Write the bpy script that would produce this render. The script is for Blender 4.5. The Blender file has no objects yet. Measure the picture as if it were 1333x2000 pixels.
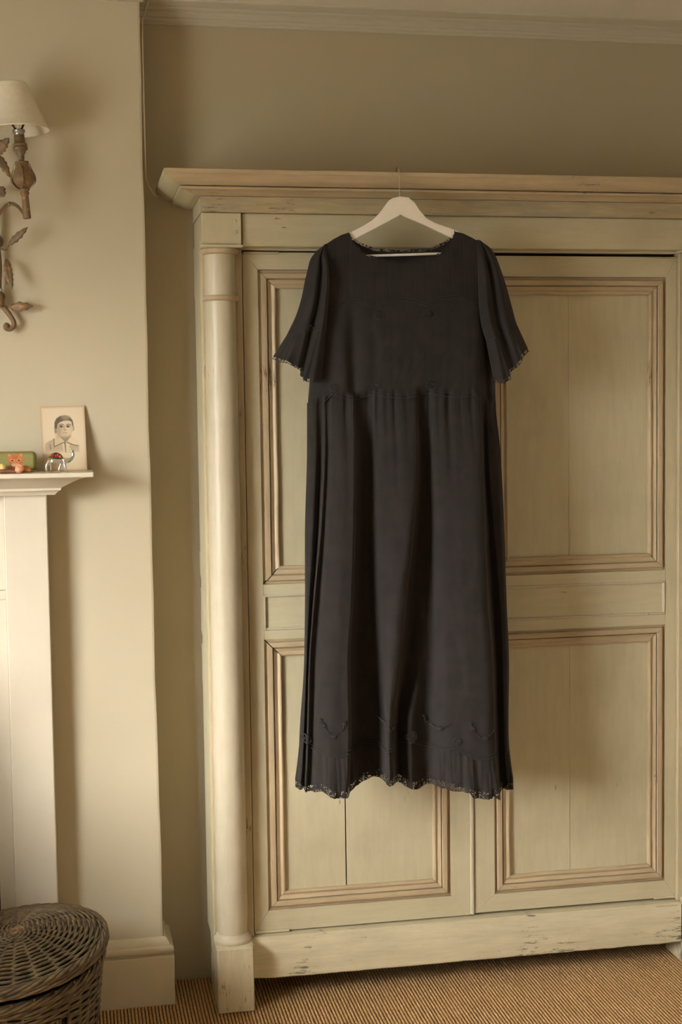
import bpy, bmesh, math, random
import numpy as np
from mathutils import Vector, Matrix, Quaternion, kdtree
from mathutils import noise as mnoise

S = bpy.context.scene
COL = S.collection
random.seed(4)

# ------------------------------------------------------------------ camera, world, lights, exposure
cd = bpy.data.cameras.new('camera')
cam = bpy.data.objects.new('camera', cd)
COL.objects.link(cam)
cd.sensor_fit = 'VERTICAL'; cd.sensor_height = 36.0; cd.lens = 49.986
RIGHT = Vector((0.98166, -0.19015, -0.01352)); DOWN = Vector((-0.026445, -0.065598, -0.997496)); FWD = Vector((0.188786, 0.979561, -0.069424))
m = Matrix.Identity(4)
for i in range(3):
    m[i][0] = RIGHT[i]; m[i][1] = -DOWN[i]; m[i][2] = -FWD[i]
m.translation = Vector((0.0, -3.5, 1.48))
cam.matrix_world = m
S.camera = cam

# overcast daylight: even sky above the horizon, duller ground below it
w = bpy.data.worlds.new('world'); S.world = w; w.use_nodes = True
wn = w.node_tree; wt = wn.nodes.new('ShaderNodeTexCoord'); ws = wn.nodes.new('ShaderNodeSeparateXYZ'); wr_ = wn.nodes.new('ShaderNodeValToRGB')
wn.links.new(wt.outputs['Generated'], ws.inputs[0]); wm = wn.nodes.new('ShaderNodeMath'); wm.operation = 'MULTIPLY_ADD'; wm.inputs[1].default_value = .5; wm.inputs[2].default_value = .5
wn.links.new(ws.outputs['Z'], wm.inputs[0]); wn.links.new(wm.outputs[0], wr_.inputs[0])
e = wr_.color_ramp.elements; e[0].position = .485; e[0].color = (.20, .20, .19, 1); e[1].position = .53; e[1].color = (1.0, .985, .965, 1)
wn.links.new(wr_.outputs[0], wn.nodes['Background'].inputs[0])
wn.nodes['Background'].inputs[1].default_value = 45.0

# the window in the left wall that lets the daylight in (a portal only guides the sampling of the sky)
LX, RX, FY = -2.45, 2.55, -4.6
WY0, WY1, WZ0, WZ1 = -2.30, -1.15, .70, 2.02
pl = bpy.data.lights.new('window_portal', 'AREA'); pl.shape = 'RECTANGLE'; pl.size = WY1-WY0; pl.size_y = WZ1-WZ0; pl.cycles.is_portal = True
po = bpy.data.objects.new('window_portal', pl); COL.objects.link(po); po.location = (LX-.02, (WY0+WY1)/2, (WZ0+WZ1)/2); po.rotation_euler = Vector((1, 0, 0)).to_track_quat('-Z', 'Y').to_euler()

S.view_settings.view_transform = 'Standard'; S.view_settings.look = 'None'
S.view_settings.gamma = 1.0; S.view_settings.use_curve_mapping = False
S.view_settings.exposure = 0.0

# measured outlines, in metres
SKIRT=(((.5657,0,1.5317),(.5653,0,1.5075),(.5635,0,1.392),(.5555,0,1.1952),(.5531,0,1.0363),(.5481,0,.8754),(.5358,0,.7264),(.5315,0,.6515),(.5143,0,.5018)),((.5743,.0074,1.5315),(.5739,.0074,1.5073),(.5714,.0119,1.3921),(.5615,.0163,1.1963),(.5538,.0182,1.0386),(.5486,.0195,.8787),(.5389,.0195,.7304),(.5347,.0195,.656),(.5177,.0215,.5076)),((.5848,.0108,1.5313),(.5844,.0108,1.5071),(.5816,.0168,1.392),(.5703,.0225,1.1966),(.5588,.0252,1.0393),(.5499,.027,.88),(.5414,.027,.7319),(.5373,.027,.6576),(.5204,.0297,.5097)),((.5989,.0075,1.5312),(.5986,.0075,1.507),(.5972,.0056,1.3915),(.5859,.0037,1.1946),(.571,.0042,1.0362),(.5573,.0045,.8757),(.55,.0045,.7266),(.546,.0045,.6517),(.5296,.005,.5021)),((.6043,.0185,1.531),(.604,.0185,1.5068),(.6001,.0308,1.392),(.5865,.0425,1.1977),(.5685,.0476,1.0418),(.5545,.051,.8839),(.5485,.051,.7367),(.5446,.051,.6629),(.5281,.0561,.5166)),((.6109,.0164,1.531),(.6105,.0164,1.5068),(.6086,.0247,1.3917),(.5945,.0325,1.1967),(.5816,.0364,1.0399),(.5676,.039,.8812),(.5592,.039,.7335),(.5554,.039,.6594),(.5395,.0429,.5121)),((.6207,.0234,1.5307),(.6203,.0234,1.5066),(.6181,.0396,1.3919),(.6027,.055,1.1982),(.5894,.0616,1.0427),(.5765,.066,.8855),(.5694,.066,.7388),(.5658,.066,.6652),(.5504,.0726,.5198)),((.654,.0298,1.5303),(.6537,.0298,1.5061),(.6505,.0505,1.3916),(.6416,.07,1.1983),(.6304,.0784,1.0433),(.6198,.084,.8865),(.6153,.084,.7401),(.6124,.084,.6667),(.5997,.0924,.522)),((.6711,.0308,1.5301),(.6708,.0308,1.5059),(.6676,.051,1.3913),(.6588,.07,1.1978),(.6501,.0784,1.0425),(.6383,.084,.8857),(.6388,.084,.7388),(.6362,.084,.6653),(.6247,.0924,.5203)),((.6796,.0193,1.5302),(.6793,.0193,1.5059),(.6809,.0223,1.3903),(.6753,.025,1.1937),(.6676,.028,1.0355),(.6576,.03,.8754),(.6581,.03,.7261),(.6556,.03,.6512),(.6456,.033,.5021)),((.6973,.0121,1.5301),(.697,.0121,1.5058),(.7023,.0035,1.3895),(.7016,-.005,1.1905),(.6972,-.0056,1.0301),(.6952,-.006,.8674),(.6984,-.006,.716),(.6962,-.006,.6402),(.6888,-.0066,.4879)),((.7193,.0142,1.5299),(.719,.0142,1.5055),(.7191,.0071,1.3893),(.717,0,1.1905),(.715,0,1.0302),(.7244,0,.867),(.7302,0,.7155),(.7286,0,.6397),(.723,0,.4875)),((.7258,.0244,1.5296),(.7255,.0244,1.5053),(.7251,.0313,1.3897),(.7226,.0375,1.1933),(.7235,.042,1.0351),(.7322,.045,.8745),(.7355,.045,.725),(.7341,.045,.6501),(.7285,.0495,.5011)),((.752,.0303,1.5292),(.7517,.0303,1.505),(.7484,.0444,1.3896),(.7457,.0575,1.1942),(.7398,.0644,1.0373),(.7369,.069,.8784),(.7333,.069,.7303),(.7319,.069,.6559),(.726,.0759,.5087)),((.8012,.0338,1.5287),(.8009,.0338,1.5043),(.8014,.0525,1.3888),(.7889,.07,1.194),(.7665,.0784,1.0381),(.751,.084,.8803),(.7381,.084,.7333),(.7368,.084,.6592),(.7311,.0924,.513)),((.8228,.0326,1.5285),(.8226,.0326,1.5041),(.8196,.05,1.3885),(.801,.0663,1.1933),(.78,.0742,1.037),(.7632,.0795,.879),(.7466,.0795,.7319),(.7454,.0795,.6576),(.7402,.0875,.511)),((.8333,.021,1.5286),(.8331,.021,1.5041),(.8342,.0219,1.3875),(.8194,.0225,1.1893),(.8005,.0252,1.0301),(.7831,.027,.8689),(.7662,.027,.7194),(.7651,.027,.6439),(.7615,.0297,.4932)),((.845,.0148,1.5285),(.8447,.0148,1.504),(.848,.0074,1.3869),(.8403,0,1.1868),(.8258,0,1.0259),(.8036,0,.8633),(.7814,0,.7127),(.7805,0,.6366),(.778,0,.4837)),((.8525,.0153,1.5285),(.8522,.0153,1.5039),(.854,.0089,1.3869),(.8521,.0037,1.1868),(.8391,.0084,1.0265),(.8277,.027,.8668),(.7974,.051,.7229),(.7968,.051,.6478),(.7949,.0561,.4984)),((.8596,.0171,1.5283),(.8594,.0171,1.5038),(.8592,.0136,1.3869),(.8627,.0125,1.1872),(.8593,.0196,1.0271),(.8497,.021,.8648),(.8483,.021,.7135),(.8482,.021,.6375),(.8497,.0231,.4853)),((.8672,.0267,1.5281),(.867,.0267,1.5036),(.8656,.0375,1.3873),(.8675,.0475,1.1899),(.8658,.0532,1.0311),(.8659,.057,.8702),(.8645,.057,.7204),(.8649,.057,.6451),(.8669,.0627,.4953)),((.9096,.0295,1.5276),(.9094,.0295,1.5031),(.9034,.0477,1.3869),(.897,.065,1.1904),(.8935,.0728,1.0325),(.8908,.078,.8727),(.8895,.078,.7236),(.8902,.078,.6486),(.8935,.0858,.5)),((.9672,.0286,1.527),(.9671,.0286,1.5024),(.9604,.053,1.386),(.9572,.0762,1.1895),(.9597,.0854,1.0316),(.9695,.0915,.8713),(.9749,.0915,.7217),(.9769,.0915,.6466),(.985,.1007,.4979)),((.9848,.0254,1.5269),(.9847,.0254,1.5023),(.9796,.0482,1.3855),(.9794,.07,1.1884),(.9822,.0784,1.0298),(.9923,.084,.8689),(.9964,.084,.7189),(.9987,.084,.6435),(1.0082,.0924,.494)),((.9945,.0103,1.5271),(.9943,.0103,1.5023),(.9953,.0128,1.3844),(1.0024,.015,1.1833),(1.0086,.0168,1.021),(1.0189,.018,.8562),(1.0219,.018,.7032),(1.0242,.018,.6263),(1.0364,.0198,.4716)),((1.0027,.0043,1.5271),(1.0026,.0043,1.5023),(1.0058,-.0004,1.3839),(1.0189,-.005,1.1812),(1.0285,-.0056,1.0175),(1.0368,-.006,.8512),(1.0398,-.006,.697),(1.0423,-.006,.6194),(1.056,-.0066,.4628)),((1.0078,.0088,1.5269),(1.0077,.0088,1.5022),(1.0098,.012,1.3841),(1.0219,.015,1.1827),(1.0346,.0168,1.02),(1.0411,.018,.8552),(1.0429,.018,.702),(1.0455,.018,.625),(1.059,.0198,.4701)),((1.0215,.0065,1.5268),(1.0213,.0065,1.502),(1.0272,.0102,1.3837),(1.0379,.0137,1.1821),(1.0442,.0154,1.0195),(1.0495,.0165,.8545),(1.0499,.0165,.7013),(1.0527,.0165,.6242),(1.0666,.0182,.4691)),((1.0325,0,1.5268),(1.0324,0,1.502),(1.0434,0,1.3832),(1.0526,0,1.1806),(1.057,0,1.0171),(1.0626,0,.851),(1.0604,0,.6971),(1.0633,0,.6196),(1.0782,0,.4632)))
NECK=((.6109,1.8763),(.6183,1.8799),(.6332,1.8896),(.6518,1.8994),(.6704,1.9056),(.6733,1.8948),(.6799,1.8817),(.6921,1.8662),(.7044,1.8543),(.7291,1.8437),(.7664,1.8355),(.8039,1.8345),(.8417,1.8396),(.8796,1.8484),(.9026,1.8643),(.918,1.8839),(.9257,1.8986),(.9296,1.9107),(.9512,1.9061),(.969,1.8978),(.9881,1.8882))
NECKB=((.6623,1.8986),(.6772,1.8976),(.6969,1.8821),(.7341,1.8667),(.8032,1.8618),(.8729,1.8678),(.9087,1.8828),(.9267,1.8976),(.9497,1.9015))
BL=((.6129,1.8871),(.6046,1.8271),(.6015,1.779),(.5914,1.6827),(.5764,1.5861),(.5722,1.5559),(.5671,1.5014),(.5648,1.4771))
BR=((.9911,1.8968),(1.0022,1.8295),(1.0067,1.7312),(1.0189,1.62),(1.0288,1.5505),(1.0323,1.4957),(1.0335,1.4708))
WAIST=((.5576,1.4928),(.5619,1.494),(.6025,1.5055),(.6231,1.5246),(.6451,1.5147),(.6778,1.5095),(.7233,1.5223),(.76,1.5146),(.8076,1.5121),(.829,1.518),(.8583,1.5245),(.8916,1.518),(.9233,1.5127),(.9546,1.5136),(.9719,1.5171),(.9884,1.4985),(1.0089,1.4896),(1.0269,1.4869))
YOKE=((.6099,1.7215),(.6198,1.7251),(.6302,1.7267),(.6716,1.7419),(.6975,1.7407),(.7233,1.728),(.7382,1.7251),(.7494,1.7287),(.7626,1.7396),(.7994,1.7445),(.825,1.7403),(.8514,1.7312),(.8645,1.7343),(.8911,1.747),(.9253,1.7508),(.9544,1.7447),(.9798,1.7362))
HEM=((.5193,.6728),(.5255,.6737),(.5529,.6856),(.5836,.6702),(.6146,.6659),(.6422,.6742),(.6685,.6764),(.6935,.6749),(.7187,.6734),(.7464,.6718),(.782,.681),(.7985,.685),(.8378,.6689),(.8697,.6645),(.9019,.6715),(.9159,.658),(.948,.6422),(.9856,.6425),(1.0117,.6524),(1.0416,.6405),(1.052,.6399))
LACEB=((.5154,.5815),(.5426,.581),(.5737,.5865),(.5983,.5724),(.632,.569),(.647,.5693),(.6672,.578),(.6949,.5862),(.7152,.5949),(.743,.5919),(.7808,.5769),(.8126,.5686),(.8292,.5701),(.851,.5775),(.8959,.5683),(.9319,.5647),(.937,.553),(.9603,.5477),(.9837,.5474),(.9902,.5521),(1.0097,.5381),(1.0318,.5315),(1.0489,.5445),(1.062,.5475))
MED_W=((.6239,1.5412,.0097),(.7263,1.5438,.0097),(.8614,1.5456,.0133))
MED_Y=((.737,1.7112,.0121),(.8542,1.7112,.0109))
MED_S=((.5697,1.6791,.0097),)
MED_H=((.545,.7061,.0109),(.8011,.6977,.0145),(.9048,.6892,.0097))
SPRIG0=((.5749,.756),(.5846,.737),(.6017,.7175),(.6243,.7323),(.6307,.7505))
SPRIG1=((.7283,.7414),(.7394,.7209),(.7598,.7347))
SPRIG2=((.836,.743),(.846,.7287),(.8651,.7189),(.887,.729))
SPRIG3=((.9384,.7312),(.9473,.7092),(.9691,.6929),(.9964,.709))
SPRIG4=((.7927,1.6792),(.8048,1.6527),(.8234,1.6454))
SPRIG5=((.7674,1.6456),(.7821,1.6215),(.8019,1.6106),(.8116,1.5876))
SL=(((.614,1.8787),(.6078,1.8738)),((.6162,1.8631),(.5916,1.8605)),((.6172,1.8451),(.5778,1.8413)),((.6193,1.8212),(.5713,1.8185)),((.6202,1.7935),(.5648,1.7933)),((.6177,1.755),(.5562,1.7549)),((.6148,1.7188),(.544,1.7164)),((.6104,1.6766),(.5187,1.6648)))
SR=(((.9859,1.8918),(.9975,1.8883)),((.9845,1.8722),(1.0205,1.8738)),((.9844,1.8539),(1.0346,1.853)),((.9842,1.8294),(1.0447,1.8273)),((.9846,1.7951),(1.0562,1.7954)),((.9849,1.7435),(1.0714,1.7436)),((.9897,1.6942),(1.0842,1.6966)),((1.0035,1.6473),(1.0868,1.6904)))
SLH=((.597,1.5593),(.571,1.5583),(.5514,1.5645),(.5542,1.5839),(.5359,1.5936),(.5177,1.6034),(.5031,1.6071),(.4873,1.6168))
SRH=((1.0198,1.5568),(1.0366,1.5529),(1.0548,1.5627),(1.0549,1.5788),(1.0732,1.5911),(1.0837,1.6047),(1.0851,1.6159),(1.0995,1.6233),(1.1165,1.6319))
HANG=((.7964,1.9926),(.7779,1.9881),(.7678,1.9814),(.7609,1.9716),(.7463,1.9522),(.7299,1.9363),(.7042,1.9208),(.6736,1.9057),(.645,1.8912),(.6301,1.8836),(.6287,1.8728),(.6397,1.8693),(.6783,1.8877),(.7384,1.9184),(.7988,1.9493),(.8577,1.9258),(.9272,1.8949),(.9564,1.8818),(.9717,1.8783),(.9743,1.8832),(.9706,1.8941),(.9591,1.9007),(.935,1.9139),(.8793,1.9323),(.8624,1.9416),(.8454,1.9595),(.833,1.9781),(.8174,1.9905))
HBAR=((.6469,1.849),(.7176,1.8519),(.89,1.8587),(.9563,1.8616))
HOOK=((.7967,1.9878),(.7965,2.0095),(.7967,2.0336),(.7964,2.0528),(.7956,2.0576))
CARDB=((-.0549,-.005,1.3461),(.0495,-.005,1.3476))
CARDT=((-.0596,.031,1.5044),(.0467,.031,1.5068))
CAM_P=((-.0459,-.09,1.351),(-.0359,-.09,1.352),(-.0186,-.09,1.3505),(-.0012,-.09,1.3507),(-.0473,-.09,1.3649),(-.0378,-.09,1.3677),(-.0148,-.09,1.3648),(-.0036,-.09,1.3646),(-.0411,-.09,1.3738),(-.0386,-.09,1.381),(-.0304,-.09,1.3784),(-.021,-.09,1.377),(-.0115,-.09,1.378),(-.0032,-.09,1.3791),(.005,-.09,1.3771),(.0122,-.09,1.3806),(.016,-.09,1.3871),(.0156,-.09,1.395),(.0116,-.09,1.4011),(.0187,-.09,1.3991))
SADDLE=((-.0401,-.09,1.3894),(-.0314,-.09,1.385),(-.0197,-.09,1.3818),(-.0078,-.09,1.3852),(-.0076,-.09,1.39),(-.0134,-.09,1.3949),(-.0216,-.09,1.3981),(-.0288,-.09,1.394),(-.0358,-.09,1.3953))
CASE=((-.0691,-.065,1.4014),(-.0705,-.065,1.3506),(-.1527,-.065,1.4017),(-.0975,-.065,1.3995),(-.1026,-.065,1.3839),(-.1363,-.065,1.4002),(-.118,-.065,1.3806),(-.1185,-.065,1.3637))
STONE=((-.1524,-.1,1.3584),(-.1142,-.1,1.3529),(-.1178,-.1,1.3476),(-.0964,-.1,1.3609),(-.1003,-.1,1.349),(-.0837,-.1,1.357),(-.1477,-.1,1.3619))
SHADE=((-.1065,-.078,2.2479),(-.0685,-.078,2.2449),(-.0993,-.078,2.1394),(-.0179,-.078,2.1472),(-.0886,-.078,2.1478),(-.0748,-.078,1.9408))
STEMB=((-.1484,.012,1.9845),(-.1485,.012,1.9003),(-.1455,.012,1.8399),(-.1481,.012,1.7915),(-.1456,.012,1.7552),(-.1472,.012,1.7431))
TAIL=((-.1423,.012,1.7479),(-.1319,.012,1.7358),(-.1216,.012,1.7212),(-.1148,.012,1.7078),(-.1163,.012,1.6969),(-.1249,.012,1.6908),(-.132,.012,1.6932),(-.1318,.012,1.6981))
ARM=((-.1479,-.02,1.9501),(-.1381,-.02,1.9645),(-.1236,-.02,1.976),(-.1106,-.02,1.9792),(-.0967,-.02,1.971),(-.0865,-.02,1.9568),(-.0796,-.02,1.9486))
LEAVES=((-.1197,-.005,1.8877),(-.0747,-.005,1.9278),(-.1289,-.005,1.8575),(-.1156,-.005,1.7829),(-.1227,-.005,1.743),(-.0679,-.005,1.7455),(-.1466,-.005,2.0977),(-.1114,-.005,2.133),(-.1418,-.005,2.1014),(-.1106,-.005,2.04),(-.1464,-.005,2.0239),(-.1271,-.005,2.0003),(-.1388,-.005,1.8815),(-.1271,-.005,1.8762))
CABLE1=((.2346,.1,2.5079),(.2279,.1,2.4904),(.2188,.1,2.4728))
CABLE2=((.2097,.05,2.4368),(.208,.05,2.4124))
CABLE3=((.211,.1,2.0775),(.2157,.1,2.0625),(.2267,.1,2.0489),(.2368,.1,2.0453))

# ------------------------------------------------------------------ helpers
def lin(*c):
    if len(c) == 1: c = c[0]
    return tuple(((v/255.0)/12.92 if v <= 10 else ((v/255.0+0.055)/1.055)**2.4) for v in c)

def wloc(o):
    v = Vector((0, 0, 0))
    while o is not None:
        v += o.location; o = o.parent
    return v

def obj(name, verts, faces, mat, parent=None, smooth=False, cols=None):
    off = wloc(parent) if parent is not None else Vector((0, 0, 0))
    me = bpy.data.meshes.new(name)
    a = np.asarray([tuple(v) for v in verts], dtype=np.float64) - np.array(off)
    me.from_pydata(a.tolist(), [], [tuple(f) for f in faces])
    if mat is not None: me.materials.append(mat)
    if cols is not None:
        ca = me.color_attributes.new('paint', 'FLOAT_COLOR', 'POINT')
        c4 = np.ones((len(a), 4), dtype=np.float32); c4[:, :3] = cols
        ca.data.foreach_set('color', c4.ravel())
    if smooth:
        me.polygons.foreach_set('use_smooth', [True]*len(me.polygons))
    me.update()
    o = bpy.data.objects.new(name, me); COL.objects.link(o)
    if parent is not None: o.parent = parent
    return o

def fixn(o):
    bm = bmesh.new(); bm.from_mesh(o.data); bmesh.ops.recalc_face_normals(bm, faces=bm.faces); bm.to_mesh(o.data); bm.free()
    return o

def thing(name, label, cat, loc=(0, 0, 0), group=None):
    o = bpy.data.objects.new(name, None); COL.objects.link(o); o.location = loc; o.empty_display_size = .05
    o['label'] = label; o['category'] = cat
    if group: o['group'] = group
    return o

def tag(o, label, cat, group=None):
    o['label'] = label; o['category'] = cat
    if group: o['group'] = group
    return o

def struct(o): o['kind'] = 'structure'; return o

class MB:
    def __init__(s): s.v = []; s.f = []
    def add(s, v, f):
        n = len(s.v); s.v += [tuple(p) for p in v]; s.f += [tuple(i+n for i in q) for q in f]
    def box(s, x0, x1, y0, y1, z0, z1):
        s.add([(x0,y0,z0),(x1,y0,z0),(x1,y1,z0),(x0,y1,z0),(x0,y0,z1),(x1,y0,z1),(x1,y1,z1),(x0,y1,z1)],
              [(0,3,2,1),(4,5,6,7),(0,1,5,4),(1,2,6,5),(2,3,7,6),(3,0,4,7)])
    def tube(s, pts, r, n=8, cap=True, closed=False):
        pts = [Vector(p) for p in pts]; N = len(pts)
        rs = r if isinstance(r, (list, tuple, np.ndarray)) else [r]*N
        base = len(s.v); up = None
        for i, p in enumerate(pts):
            if closed: t = pts[(i+1) % N] - pts[i-1]
            else: t = pts[min(i+1, N-1)] - pts[max(i-1, 0)]
            if t.length < 1e-9: t = Vector((0, 0, 1))
            t.normalize()
            if up is None:
                up = Vector((0, 0, 1)) if abs(t.z) < .9 else Vector((0, 1, 0))
            up = up - t*up.dot(t)
            if up.length < 1e-6: up = t.orthogonal()
            up.normalize(); sd = t.cross(up)
            for k in range(n):
                a = 2*math.pi*k/n
                s.v.append(tuple(p + (up*math.cos(a) + sd*math.sin(a))*rs[i]))
        M = N if closed else N-1
        for i in range(M):
            j = (i+1) % N
            for k in range(n):
                k2 = (k+1) % n
                s.f.append((base+i*n+k, base+i*n+k2, base+j*n+k2, base+j*n+k))
        if cap and not closed:
            s.f.append(tuple(base+k for k in reversed(range(n)))); s.f.append(tuple(base+(N-1)*n+k for k in range(n)))
    def lathe(s, prof, p0, axis=(0, 0, 1), n=24, cap=True):
        # prof: (distance along the axis, radius)
        ax = Vector(axis).normalized(); u = ax.orthogonal().normalized(); v = ax.cross(u); p0 = Vector(p0); base = len(s.v)
        for d, r in prof:
            for k in range(n):
                a = 2*math.pi*k/n
                s.v.append(tuple(p0 + ax*d + (u*math.cos(a)+v*math.sin(a))*r))
        for i in range(len(prof)-1):
            for k in range(n):
                k2 = (k+1) % n
                s.f.append((base+i*n+k, base+i*n+k2, base+(i+1)*n+k2, base+(i+1)*n+k))
        if cap:
            s.f.append(tuple(base+k for k in reversed(range(n)))); s.f.append(tuple(base+(len(prof)-1)*n+k for k in range(n)))
    def prism(s, outline, y0, y1):
        # outline (x, z), extruded along y
        n = len(outline)
        s.add([(x, y0, z) for x, z in outline] + [(x, y1, z) for x, z in outline],
              [tuple(range(n)), tuple(reversed(range(n, 2*n)))] + [(i, i+n, (i+1) % n + n, (i+1) % n) for i in range(n)])
    def grid(s, P, flip=False, closed=False):
        R = len(P); C = len(P[0]); base = len(s.v)
        for row in P: s.v += [tuple(p) for p in row]
        for i in range(R-1):
            for j in range(C if closed else C-1):
                j2 = (j+1) % C
                q = (base+i*C+j, base+i*C+j2, base+(i+1)*C+j2, base+(i+1)*C+j)
                s.f.append(q[::-1] if flip else q)
    def build(s, name, mat, parent=None, smooth=False, fix=True, cols=None):
        o = obj(name, s.v, s.f, mat, parent, smooth, cols)
        if fix: fixn(o)
        return o

def rbox(name, x0, x1, y0, y1, z0, z1, mat, parent=None, bev=.002, seg=1):
    b = MB(); b.box(x0, x1, y0, y1, z0, z1); o = b.build(name, mat, parent)
    if bev > 0:
        bm = bmesh.new(); bm.from_mesh(o.data)
        bmesh.ops.bevel(bm, geom=list(bm.edges), offset=bev, segments=seg, affect='EDGES', profile=.5)
        bm.to_mesh(o.data); bm.free()
    return o

def smooth_by_angle(o, ang=35):
    bm = bmesh.new(); bm.from_mesh(o.data)
    for f in bm.faces: f.smooth = True
    for e in bm.edges:
        e.smooth = not (len(e.link_faces) == 2 and e.calc_face_angle(0) > math.radians(ang))
    bm.to_mesh(o.data); bm.free()
    return o

def pchip(x, y, xq):
    x = np.asarray(x, float); y = np.asarray(y, float); xq = np.asarray(xq, float)
    h = np.diff(x); d = np.diff(y)/h; n = len(x); mm = np.zeros(n)
    if n > 2:
        for i in range(1, n-1):
            if d[i-1]*d[i] > 0:
                w1 = 2*h[i]+h[i-1]; w2 = h[i]+2*h[i-1]
                mm[i] = (w1+w2)/(w1/d[i-1]+w2/d[i])
    mm[0] = d[0]; mm[-1] = d[-1]
    i = np.clip(np.searchsorted(x, xq)-1, 0, n-2)
    t = (np.clip(xq, x[0], x[-1])-x[i])/h[i]
    return (2*t**3-3*t**2+1)*y[i]+(t**3-2*t**2+t)*h[i]*mm[i]+(-2*t**3+3*t**2)*y[i+1]+(t**3-t**2)*h[i]*mm[i+1]

def poly(pts, xq):
    p = np.array(pts); return np.interp(xq, p[:, 0], p[:, 1])

def catmull(pts, n=8):
    P = [Vector(p) for p in pts]; out = []
    for i in range(len(P)-1):
        a = P[max(i-1, 0)]; b = P[i]; c = P[i+1]; d = P[min(i+2, len(P)-1)]
        for k in range(n):
            t = k/n
            out.append(.5*((2*b)+(c-a)*t+(2*a-5*b+4*c-d)*t*t+(3*b-a-3*c+d)*t**3))
    out.append(P[-1]); return out

def sstep(a, b, x): 
    t = np.clip((np.asarray(x, float)-a)/(b-a), 0, 1); return t*t*(3-2*t)

# ------------------------------------------------------------------ materials
def newmat(name):
    mt = bpy.data.materials.new(name); mt.use_nodes = True
    nt = mt.node_tree; return mt, nt, nt.nodes['Principled BSDF']

def N(nt, typ, **kw):
    n = nt.nodes.new(typ)
    for k, v in kw.items():
        if k in n.inputs: n.inputs[k].default_value = v
        else: setattr(n, k, v)
    return n

def coords(nt, scale=(1, 1, 1)):
    tc = N(nt, 'ShaderNodeTexCoord'); mp = N(nt, 'ShaderNodeMapping'); mp.inputs['Scale'].default_value = scale
    nt.links.new(tc.outputs['Object'], mp.inputs['Vector']); return mp.outputs['Vector']

def noise_n(nt, vec, scale, detail=4, rough=.6):
    n = N(nt, 'ShaderNodeTexNoise'); n.inputs['Scale'].default_value = scale; n.inputs['Detail'].default_value = detail
    n.inputs['Roughness'].default_value = rough; nt.links.new(vec, n.inputs['Vector']); return n.outputs['Fac']

def ramp(nt, fac, stops):
    r = N(nt, 'ShaderNodeValToRGB'); e = r.color_ramp.elements
    while len(e) < len(stops): e.new(.5)
    for i, (p, c) in enumerate(stops):
        e[i].position = p; e[i].color = (c[0], c[1], c[2], 1)
    nt.links.new(fac, r.inputs['Fac']); return r.outputs['Color']

def mix(nt, fac, a, b):
    x = N(nt, 'ShaderNodeMix', data_type='RGBA')
    for s, v in ((0, fac), (6, a), (7, b)):
        if isinstance(v, (float, int)): x.inputs[s].default_value = v
        elif isinstance(v, tuple): x.inputs[s].default_value = (v[0], v[1], v[2], 1)
        else: nt.links.new(v, x.inputs[s])
    return x.outputs[2]

def bump(nt, b, h, strength=.3, dist=.002):
    n = N(nt, 'ShaderNodeBump'); n.inputs['Strength'].default_value = strength; n.inputs['Distance'].default_value = dist
    nt.links.new(h, n.inputs['Height']); nt.links.new(n.outputs['Normal'], b.inputs['Normal'])

def plain(name, c, rough=.6, metal=0.0, var=.12, scale=30, spec=.4):
    mt, nt, b = newmat(name); v = coords(nt)
    f = noise_n(nt, v, scale)
    c1 = tuple(x*(1-var) for x in c); c2 = tuple(min(1, x*(1+var)) for x in c)
    nt.links.new(ramp(nt, f, [(.3, c1), (.7, c2)]), b.inputs['Base Color'])
    b.inputs['Roughness'].default_value = rough; b.inputs['Metallic'].default_value = metal
    b.inputs['Specular IOR Level'].default_value = spec
    return mt

def wallpaint(name, c, var=.03):
    mt, nt, b = newmat(name); v = coords(nt)
    f = noise_n(nt, v, 2.2, 5)
    nt.links.new(ramp(nt, f, [(.3, tuple(x*(1-var) for x in c)), (.7, tuple(x*(1+var) for x in c))]), b.inputs['Base Color'])
    b.inputs['Roughness'].default_value = .85; b.inputs['Specular IOR Level'].default_value = .25
    bump(nt, b, noise_n(nt, v, 260, 3), .12, .001)
    return mt

def oldpaint(name, c1, c2, grain, wear, wear_amt=.5, rough=.5, glaze=None):
    # brushed, aged paint: long streaks along the grain, worn dark flecks of its own shape
    mt, nt, b = newmat(name)
    sc = {'x': (1.5, 12, 12), 'z': (12, 12, 1.5)}[grain]
    v = coords(nt, sc); v0 = coords(nt)
    st = noise_n(nt, v, 5, 6, .65)
    col = ramp(nt, st, [(.28, c1), (.72, c2)])
    if glaze is not None:
        g = noise_n(nt, v, 2.1, 5, .7)
        gm = ramp(nt, g, [(.42, (0, 0, 0)), (.68, (1, 1, 1))])
        col = mix(nt, gm, col, glaze)
    blot = noise_n(nt, v0, 7, 4, .6)
    col = mix(nt, ramp(nt, blot, [(.48, (0, 0, 0)), (.85, (.5, .5, .5))]), col, tuple(x*.74 for x in c1))
    fl = noise_n(nt, coords(nt, tuple(s*.35 for s in sc)), 46, 7, .72)
    zone = noise_n(nt, v0, 5.5, 3, .5)
    mul = N(nt, 'ShaderNodeMath', operation='MULTIPLY'); nt.links.new(fl, mul.inputs[0]); nt.links.new(zone, mul.inputs[1])
    t = .40 - .07*wear_amt
    wm = ramp(nt, mul.outputs[0], [(t, (0, 0, 0)), (t+.035, (.85, .85, .85))])
    col = mix(nt, wm, col, wear)
    nt.links.new(col, b.inputs['Base Color'])
    b.inputs['Roughness'].default_value = rough; b.inputs['Specular IOR Level'].default_value = .4
    bump(nt, b, noise_n(nt, v, 9, 6, .7), .25, .0012)
    return mt

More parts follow.
